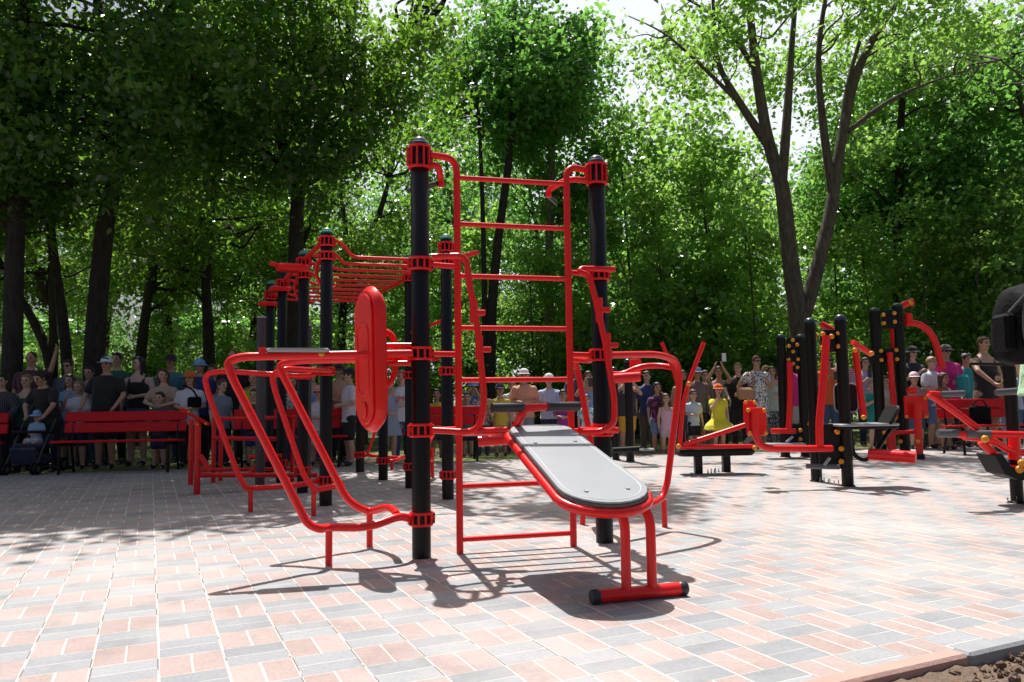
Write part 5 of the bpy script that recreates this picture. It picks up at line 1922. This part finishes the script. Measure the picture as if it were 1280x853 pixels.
def leaf_mesh(name, blobs, count, size, rng, mat, clump=0.55, gap=0.0, drop=0.15):
    """leaves in clumps spread through ellipsoid blobs; blobs = [(centre, radii, weight)]"""
    wts = np.array([b[2] for b in blobs], float)
    wts /= wts.sum()
    per = 46
    ncl = max(1, count // per)
    cen = []
    ph = rng.uniform(0, 6.28, 9)
    while len(cen) < ncl:
        b = blobs[rng.choice(len(blobs), p=wts)]
        d = rng.standard_normal(3)
        d /= np.linalg.norm(d)
        rr = rng.random() ** (1 / 2.2)
        p = np.array(b[0]) + d * rr * np.array(b[1])
        if p[2] < 0.25:
            continue
        f = (math.sin(p[0] * 1.1 + ph[0]) + math.sin(p[1] * 1.2 + ph[1]) + math.sin(p[2] * 1.3 + ph[2])
             + math.sin(p[0] * 2.3 - p[2] * 1.7 + ph[3]) + math.sin(p[1] * 2.1 + p[0] * 1.2 + ph[4]))
        if f < gap * 2.2 - 1.2 - (1 - rr):
            continue
        cen.append(p)
    cen = np.array(cen)
    n = ncl * per
    base = np.repeat(cen, per, axis=0)
    crad = clump * np.repeat(rng.uniform(0.6, 1.4, ncl), per)
    off = rng.standard_normal((n, 3)) * crad[:, None] * np.array([0.62, 0.62, 0.36])
    pos = base + off
    pos[:, 2] -= drop * (np.linalg.norm(off[:, :2], axis=1)) ** 1.3
    pos[:, 2] = np.maximum(pos[:, 2], 0.06)
    nor = rng.standard_normal((n, 3)) * 0.75 + np.array([0, 0, 0.9])
    nor /= np.linalg.norm(nor, axis=1)[:, None]
    t = rng.standard_normal((n, 3))
    t -= nor * (t * nor).sum(1)[:, None]
    t /= np.linalg.norm(t, axis=1)[:, None]
    t[:, 2] -= 0.25
    s = np.cross(nor, t)
    s /= np.linalg.norm(s, axis=1)[:, None]
    Ls = size * rng.uniform(0.65, 1.35, n)[:, None]
    v = np.empty((n, 5, 3))
    v[:, 0] = pos - t * Ls * 0.5
    v[:, 1] = pos + s * Ls * 0.36 - t * Ls * 0.02 + nor * Ls * 0.09
    v[:, 2] = pos + s * Ls * 0.10 + t * Ls * 0.46
    v[:, 3] = pos - s * Ls * 0.05 + t * Ls * 0.54 - nor * Ls * 0.05
    v[:, 4] = pos - s * Ls * 0.36 - t * Ls * 0.05 + nor * Ls * 0.09
    me = bpy.data.meshes.new(name)
    me.vertices.add(n * 5)
    me.vertices.foreach_set('co', v.astype(np.float32).ravel())
    me.loops.add(n * 5)
    me.loops.foreach_set('vertex_index', np.arange(n * 5, dtype=np.int32))
    me.polygons.add(n)
    me.polygons.foreach_set('loop_start', np.arange(0, n * 5, 5, dtype=np.int32))
    me.polygons.foreach_set('loop_total', np.full(n, 5, dtype=np.int32))
    me.materials.append(mat)
    me.update()
    me.validate()
    return me, cen


def wander(p0, p1, n, amp, rng):
    out = []
    for i in range(n + 1):
        t = i / n
        p = V3(p0).lerp(V3(p1), t)
        k = math.sin(math.pi * t)
        out.append(p + V3(rng.standard_normal(3)) * (amp * (0.3 + k)) * (1 if 0 < i < n else 0))
    return out


def trunk_mesh(name, stems, limbs, rng, mat):
    """stems: (points, r0, r1); limbs: list of (start, end, r)"""
    mb = MB()
    for pts, r0, r1 in stems:
        path = fillet(pts, 1.2, 4)
        # a flared foot
        mb.tube(path, r0, rad=0.01, n=12, seg=1, r1=r1)
        if V3(pts[0]).z < 0.05:
            p = V3(pts[0])
            d = (path[1] - p).normalized()
            mb.lathe([(r0 * 1.55, -0.06), (r0 * 1.25, 0.12), (r0 * 1.04, 0.4), (r0 * 0.96, 0.6)], p, axis=d, n=12)
    for a, b, r in limbs:
        mb.tube(wander(a, b, 4, 0.10 * (V3(b) - V3(a)).length * 0.5, rng), r, rad=0.15, n=6, seg=2, r1=r * 0.25)
    me = bpy.data.meshes.new(name)
    me.from_pydata(mb.v, [], mb.f)
    me.polygons.foreach_set('use_smooth', mb.sm)
    me.materials.append(mat)
    return me


def limbs_to(cen, stems, rng, n, r):
    """limbs from the stems out to a sample of leaf clumps"""
    pts = []
    for st, r0, r1 in stems:
        path = fillet(st, 1.2, 4)
        pts += [p for p in path[len(path) // 2:]]
        for i in range(len(path) - 1):
            if i >= len(path) // 3:
                pts.append(path[i].lerp(path[i + 1], 0.5))
    out = []
    idx = rng.choice(len(cen), min(n, len(cen)), replace=False)
    for i in idx:
        c = V3(cen[i])
        best = min(pts, key=lambda q: (q - c).length + max(0, q.z - c.z + 0.2) * 2.0)
        out.append((best, c, r * rng.uniform(0.6, 1.3)))
    return out


def tree(name, base, label, trunk_me, crown_me, scale=1.0, rz=0.0, group=None, part='crown'):
    t = thing(name, (base[0], base[1], -0.12), label, 'tree', group, rz)
    t.scale = (scale, scale, scale)
    for nm, me in (('trunk', trunk_me), (part, crown_me)):
        o = bpy.data.objects.new(nm, me)
        o.parent = t
        col.objects.link(o)
    return t


TR = np.random.default_rng(11)


def generic(kind, rng):
    if kind == 'tall':
        x = rng.uniform(-.5, .5, 8)
        stems = [([(0, 0, 0), (x[0] * .4, x[1] * .4, 2.6), (x[2], x[3], 6), (x[4] * 1.6, x[5] * 1.6, 10.5)], 0.17, 0.06),
                 ([(x[2] * .6, x[3] * .6, 4.2), (x[2] + 1.0, x[3] - .4, 7), (x[2] + 1.7, x[3] + .6, 10)], 0.13, 0.05)]
        blobs = [((0, 0, 8.6), (3.6, 3.6, 3.4), 3), ((1.8, .8, 6.6), (2.4, 2.4, 1.7), 1.4), ((-1.9, -.6, 6.2), (2.4, 2.4, 1.7), 1.4),
                 ((0.3, -1.6, 5.2), (2.0, 1.8, 1.2), 0.8), ((0, 0, 11.6), (2.2, 2.2, 1.9), 1.0)]
        me, cen = leaf_mesh('tall_crown', blobs, 10500, 0.135, rng, LEAF_DEEP, 0.42, 0.85)
        tm = trunk_mesh('tall_trunk', stems, limbs_to(cen, stems, rng, 46, 0.045), rng, BARK_DARK)
    elif kind == 'park':
        x = rng.uniform(-.5, .5, 8)
        stems = [([(0, 0, 0), (x[0] * .4, x[1] * .4, 2.6), (x[2], x[3], 6), (x[4] * 1.2, x[5] * 1.2, 10)], 0.19, 0.05)]
        blobs = [((0, 0, 7.2), (3.0, 3.0, 4.2), 3), ((1.3, .6, 4.6), (2.2, 2.2, 1.9), 1.4), ((-1.4, -.6, 4.0), (2.1, 2.1, 1.7), 1.2),
                 ((0, 0, 10.6), (1.8, 1.8, 1.7), 0.8)]
        me, cen = leaf_mesh('park_crown', blobs, 11500, 0.15, rng, LEAF_MID, 0.48, 0.6)
        tm = trunk_mesh('park_trunk', stems, limbs_to(cen, stems, rng, 40, 0.04), rng, BARK)
    elif kind == 'young':
        stems = [([(0, 0, 0), (.1, .05, 2), (0, .2, 5.2)], 0.09, 0.02)]
        blobs = [((0, 0, 2.6), (1.7, 1.7, 1.6), 2), ((0.2, 0, 4.4), (1.3, 1.3, 1.6), 1.2), ((0, 0, 6.0), (0.7, .7, 0.9), .4), ((-.9, .3, 1.5), (1.1, 1.1, .8), .7)]
        me, cen = leaf_mesh('young_crown', blobs, 6000, 0.125, rng, LEAF_LIGHT, 0.36, 0.5)
        tm = trunk_mesh('young_trunk', stems, limbs_to(cen, stems, rng, 26, 0.02), rng, BARK)
    else:
        stems = [([(0, 0, 0), (.1, 0, .8), (.2, .1, 1.6)], 0.04, 0.012), ([(0.05, 0, 0), (-.2, .1, .8), (-.4, .1, 1.5)], 0.03, 0.01)]
        blobs = [((0, 0, 1.1), (1.4, 1.2, 0.9), 2), ((.5, 0, 1.7), (.8, .8, .7), 1), ((-.5, .2, 1.5), (.8, .8, .8), 1)]
        me, cen = leaf_mesh('bush_crown', blobs, 4200, 0.10, rng, LEAF_MID, 0.30, 0.4)
        tm = trunk_mesh('bush_trunk', stems, limbs_to(cen, stems, rng, 14, 0.014), rng, BARK)
    return tm, me


KINDS_ = {k: [generic(k, TR) for _ in range(n)] for k, n in (('tall', 2), ('park', 2), ('young', 2), ('bush', 1))}


def px_x(px, d):
    return (px - 640) / F_PX * d


def plant(kind, px, d, s, label, name, group):
    tm, cm = random.choice(KINDS_[kind])
    return tree(name, (px_x(px, d), d), label, tm, cm, s, random.uniform(0, 6.28), group, 'crown' if kind != 'bush' else 'foliage')


WOOD = 'trees of the dark wood behind the left crowd'
for px, d, s in ((-330, 14.5, 1.0), (-160, 18, 1.05), (-40, 20, 1.1), (172, 21, 1.0), (265, 19.5, 1.0), (430, 24, 1.0), (310, 31, 1.2), (-260, 24, 1.2), (130, 33, 1.3),(215, 29, 1.1), (60, 26, 1.1), (335, 25, 1.0)):
    plant('tall', px, d, s, 'tall dark tree in the shaded wood behind the left part of the crowd', 'shade_tree', WOOD)
PARK = 'sunlit trees of the park behind the wall bars and on the right'
for px, d, s in ((560, 31, 1.15), (668, 27, 1.0), (500, 42, 1.1), (715, 35, 0.95), (610, 40, 1.25),
                 (1085, 29, 1.05), (1150, 24, 1.05), (1225, 22, 1.05), (1310, 20, 1.0), (800, 31, 0.80), (862, 35, 0.88), (912, 31, 0.78), (765, 29, 0.82), (1190, 33, 1.35), (1275, 30, 1.35), (1390, 24, 1.2), (1040, 36, 1.05), (1480, 20, 1.1)):
    plant('park', px, d, s, 'leafy green tree of the sunlit park behind the crowd', 'park_tree', PARK)
YOUNG = 'young bright trees at the back of the park'
for px, d, s in ((455, 20, 0.9), (540, 23, 1.0), (615, 25, 1.1), (670, 22, 0.85), (745, 22, 1.05), (790, 24, 1.6), (825, 21, 1.1), (862, 25, 1.7), (893, 22, 1.35), (930, 27, 1.6),
                 (950, 21, 0.95), (1045, 23, 1.1), (1090, 20, 0.9), (1165, 19.5, 0.95), (1225, 19, 0.9), (1290, 18.5, 0.95),
                 (770, 34, 1.8), (835, 36, 1.8), (900, 34, 1.75), (960, 33, 1.6), (740, 33, 1.5), (1010, 30, 1.4), (410, 30, 1.2), (330, 31, 1.1), (90, 32, 1.1), (200, 27, 1.0), (-20, 27, 1.0), (280, 24, .9)):
    plant('young', px, d, s, 'young bright green tree with low branches at the back of the park', 'young_tree', YOUNG)
BUSH = 'bushes under the park trees'
for px, d, s in ((420, 24, 1.2), (500, 26, 1.3), (600, 21.5, 0.9), (690, 24, 1.1), (765, 20.5, 0.9), (835, 20, 0.8), (965, 20, 0.9), (1090, 19, 0.8),
                 (1195, 18.5, 0.8), (1300, 17.5, 0.9), (60, 27, 1.0), (160, 26, 1.0), (340, 24, 1.0), (230, 30, 1.2), (0, 25, 1.0), (390, 33, 1.5), (110, 36, 1.4), (-40, 44, 2.4), (45, 47, 2.6), (135, 45, 2.4), (215, 48, 2.7), (300, 45, 2.4), (380, 47, 2.5)):
    plant('bush', px, d, s, 'low leafy bush under the park trees behind the crowd', 'bush', BUSH)
# a far belt of woodland that closes the view between the trunks
FAR = 'far trees closing the view between the trunks'
for k in range(20):
    px = -420 + 105 * k + random.uniform(-25, 25)
    d = random.uniform(52, 66)
    gap_ = 740 < px < 960
    plant('park' if not gap_ else 'young', px, d, (1.75 if px < 700 else 1.5) if not gap_ else 2.2, 'far green tree closing the view between the nearer trunks', 'far_tree', FAR)


def special(name, base, label, stems, blobs, count, size, leaf, bark, seed, clump, gap, nl, lr):
    """a tree of its own shape; stems and blobs in world space"""
    rng = np.random.default_rng(seed)
    off = np.array([base[0], base[1], -0.12])
    st = [([tuple(np.array(p) - off) for p in pts], a, b) for pts, a, b in stems]
    bl = [(tuple(np.array(c) - off), r, w_) for c, r, w_ in blobs]
    cm, cen = leaf_mesh(name + '_crown', bl, count, size, rng, leaf, clump, gap)
    tm = trunk_mesh(name + '_trunk', st, limbs_to(cen, st, rng, nl, lr), rng, bark)
    return tree(name, base, label, tm, cm)


def pts_at(l, d):
    out = []
    for q in l:
        p = at(q[0], q[1], q[2] if len(q) > 2 else d)
        out.append(tuple(p))
    out[0] = (out[0][0], out[0][1], -0.12)
    return out


# left: thick leaning trunk
d = 14.2
special('shade_tree', (px_x(117, d), d), 'dark tree with the thick trunk leaning right, behind the stroller end of the crowd',
        [(pts_at([(115, 560), (118, 420), (133, 260), (160, 180), (200, 60), (230, -60)], d), 0.19, 0.09),
         (pts_at([(160, 180), (150, 100), (120, 0), (100, -90)], d)[0:0] or [tuple(at(160, 182, d)), tuple(at(152, 100, d)), tuple(at(122, 0, d)), tuple(at(100, -90, d))], 0.13, 0.05)],
        [((px_x(120, d), d, 7.6), (4.2, 3.6, 2.3), 3), ((px_x(20, d), d - .6, 6.2), (2.6, 2.6, 1.4), 1.2), ((px_x(235, d), d - .8, 6.0), (2.4, 2.4, 1.4), 1.2), ((px_x(150, d), d - 1.5, 5.0), (2.6, 1.6, 0.8), 0.4), ((-3.6, 12.6, 10.3), (1.8, 1.8, 1.0), 1.6)],
        36000, 0.115, LEAF_DEEP, BARK_DARK, 21, 0.36, 0.75, 60, 0.04)
d = 13.0
special('shade_tree', (px_x(15, d), d), 'dark straight tree at the left edge behind the boy in the striped sleeve jacket',
        [(pts_at([(14, 570), (16, 400), (22, 200), (30, 0), (40, -120)], d), 0.165, 0.09)],
        [((px_x(0, d), d, 7.0), (3.6, 3.2, 2.6), 3), ((px_x(-60, d), d - .6, 5.2), (2.2, 2.2, 1.3), 1.2), ((px_x(60, d), d + .5, 4.6), (1.7, 1.7, 1.0), 0.6)],
        14000, 0.12, LEAF_DEEP, BARK_DARK, 22, 0.36, 0.8, 46, 0.04)
d = 15.0
special('shade_tree', (px_x(80, d), d), 'thin dark tree with two slanting stems between the thick trunks on the left',
        [(pts_at([(88, 560), (84, 430), (64, 300), (55, 200), (40, 60)], d), 0.11, 0.05), (pts_at([(76, 560), (62, 440), (30, 380), (0, 330), (-40, 240)], d), 0.10, 0.05)],
        [((px_x(30, d), d, 5.6), (2.6, 2.2, 1.5), 2), ((px_x(-20, d), d, 4.4), (1.8, 1.8, 1.0), 1)],
        9000, 0.12, LEAF_DEEP, BARK_DARK, 23, 0.40, 0.5, 30, 0.03)
d = 16.5
special('shade_tree', (px_x(370, d), d), 'dark forked maple rising behind the black posts of the rig',
        [(pts_at([(366, 560), (368, 400), (370, 290), (374, 220)], d), 0.18, 0.15),
         ([tuple(at(374, 225, d)), tuple(at(392, 180, d)), tuple(at(415, 120, d)), tuple(at(440, 20, d)), tuple(at(455, -60, d))], 0.15, 0.05),
         ([tuple(at(372, 225, d)), tuple(at(352, 180, d)), tuple(at(340, 130, d)), tuple(at(318, 60, d)), tuple(at(312, -50, d))], 0.14, 0.05),
         ([tuple(at(392, 180, d)), tuple(at(430, 150, d)), tuple(at(470, 90, d)), tuple(at(505, 60, d))], 0.08, 0.03)],
        [((px_x(360, d), d, 8.2), (4.0, 3.4, 2.6), 3), ((px_x(480, d), d - .6, 7.6), (2.0, 2.2, 1.9), 1.2), ((px_x(280, d), d - 1, 6.4), (2.4, 2.2, 1.5), 1.2), ((px_x(430, d), d - 1.6, 5.6), (1.7, 1.6, 0.9), 0.6), ((px_x(400, d), d - 2, 8.6), (3.0, 2.0, 1.4), 0.9), ((-0.5, 12.0, 10.2), (1.6, 1.4, 0.8), 2.2), ((-3.4, 12.4, 10.4), (1.6, 1.5, 0.8), 0.5)],
        28000, 0.12, LEAF_DEEP, BARK_DARK, 24, 0.36, 0.7, 70, 0.04)
d = 21.0
special('park_tree', (px_x(625, d), d), 'tall slim tree with two close stems seen through the wall bars',
        [(pts_at([(612, 545), (613, 400), (622, 300), (640, 180), (640, 40), (650, -80)], d), 0.15, 0.07), (pts_at([(606, 545), (606, 400), (604, 280), (600, 160), (590, 40)], d), 0.09, 0.04)],
        [((px_x(630, d), d, 10.4), (2.9, 3.0, 3.6), 3), ((px_x(700, d), d, 9.6), (1.8, 2, 2.0), 1.2), ((px_x(570, d), d, 10.2), (1.8, 2.2, 2.0), 1.2), ((px_x(700, d), d, 12.2), (2.2, 2, 1.3), .9), ((px_x(735, d), d, 10.6), (1.1, 1.4, 1.4), .5)],
        17000, 0.145, LEAF_MID, BARK_DARK, 25, 0.46, 0.55, 60, 0.035)
d = 23.0
special('park_tree', (px_x(687, d), d), 'grey-barked straight tree in the middle, seen between the wall bars and the right post',
        [(pts_at([(688, 545), (687, 420), (686, 330), (690, 150), (705, 30)], d), 0.17, 0.09)],
        [((px_x(700, d), d, 9.8), (2.2, 2.4, 2.6), 3), ((px_x(725, d), d, 7.4), (1.2, 1.4, 1.2), 1)],
        14000, 0.145, LEAF_MID, bark_material('pale grey bark', (0.20, 0.175, 0.155)), 26, 0.5, 0.15, 36, 0.03)
# right: the forked maple with thin light leaves
d = 17.0
sA = pts_at([(1000, 545), (1000, 410), (988, 330), (978, 230), (960, 180), (945, 90), (938, 20), (925, -70)], d)
sB = [tuple(at(1003, 400, d)), tuple(at(1018, 350, d)), tuple(at(1040, 260, d)), tuple(at(1047, 200, d)), tuple(at(1068, 95, d)), tuple(at(1095, 40, d)), tuple(at(1140, -20, d)), tuple(at(1160, -80, d))]
special('maple_tree', (px_x(1000, d), d), 'sparse forked maple with two bare brown trunks rising above the machines',
        [(sA, 0.22, 0.07), (sB, 0.165, 0.055),
         ([tuple(at(962, 185, d)), tuple(at(925, 130, d)), tuple(at(895, 80, d)), tuple(at(890, -30, d))], 0.10, 0.04),
         ([tuple(at(978, 225, d)), tuple(at(985, 130, d)), tuple(at(990, 50, d)), tuple(at(1000, -60, d))], 0.11, 0.05),
         ([tuple(at(1042, 250, d)), tuple(at(1030, 170, d)), tuple(at(1020, 70, d)), tuple(at(1040, -50, d))], 0.105, 0.05),
         ([tuple(at(1052, 160, d)), tuple(at(1060, 100, d)), tuple(at(1090, 0, d)), tuple(at(1090, -60, d))], 0.06, 0.03),
         ([tuple(at(1060, 165, d)), tuple(at(1110, 125, d)), tuple(at(1170, 100, d)), tuple(at(1250, 75, d))], 0.06, 0.015),
         ([tuple(at(945, 90, d)), tuple(at(915, 40, d)), tuple(at(880, 10, d)), tuple(at(840, -10, d))], 0.06, 0.02),
         ([tuple(at(925, 130, d)), tuple(at(880, 85, d)), tuple(at(830, 40, d)), tuple(at(785, 20, d))], 0.05, 0.012)],
        [((px_x(1000, d + 4.8), d + 4.8, 10.6), (4.6, 1.7, 1.8), 2.4), ((px_x(1010, d - 1.6), d - 1.6, 9.2), (4.3, 1.0, 1.2), 1.6), ((px_x(1180, d - 1.4), d - 1.4, 8.8), (2.4, .9, .9), .8), ((px_x(1150, d + 4), d + 4, 9.4), (3.0, 1.8, 1.4), 1.6), ((px_x(890, d + 2.6), d + 2.6, 9.8), (1.7, 1.2, 1.0), .5), ((px_x(1075, d + 3), d + 3, 7.4), (1.6, 1.4, 0.7), .5), ((px_x(840, d), d + .6, 9.2), (1.3, 1.0, .5), .25), ((px_x(1040, 14.5), 14.6, 10.2), (4.2, 2.6, .8), .55)],
        15500, 0.135, LEAF_LIGHT, BARK, 27, 0.42, 0.5, 42, 0.024)
d = 21.5
special('park_tree', (px_x(1127, d), d), 'straight dark trunk with a full crown right of the forked maple',
        [(pts_at([(1125, 545), (1124, 400), (1122, 280), (1126, 150), (1135, 20)], d), 0.17, 0.08)],
        [((px_x(1130, d), d, 8.8), (3.0, 2.8, 2.8), 3), ((px_x(1080, d), d, 6.4), (1.6, 1.6, 1.3), 1), ((px_x(1180, d), d, 6.0), (1.7, 1.7, 1.4), 1)],
        13000, 0.14, LEAF_MID, BARK_DARK, 28, 0.46, 0.55, 46, 0.035)

special('shade_tree', (-11.4, 12.6), 'unseen broad dark tree added beyond the left edge, its high boughs shading the paving',  # out-of-view tree, added for the denser shade its crown casts on the paving
        [([(-11.4, 12.6, -0.12), (-11.2, 12.6, 3.5), (-10.4, 12.5, 6.5), (-8.6, 12.4, 8.8), (-5.5, 12.4, 10.2)], 0.24, 0.06), ([(-11.0, 12.6, 5.0), (-11.6, 12.4, 8), (-12.2, 12.6, 10.5)], 0.13, 0.05)],
        [((-6.2, 12.5, 10.5), (4.8, 2.7, 1.3), 3), ((-11.5, 12.6, 10), (3.2, 3.0, 2.4), 1.2)],
        23000, 0.16, LEAF_DEEP, BARK_DARK, 31, 0.50, -0.3, 50, 0.045)
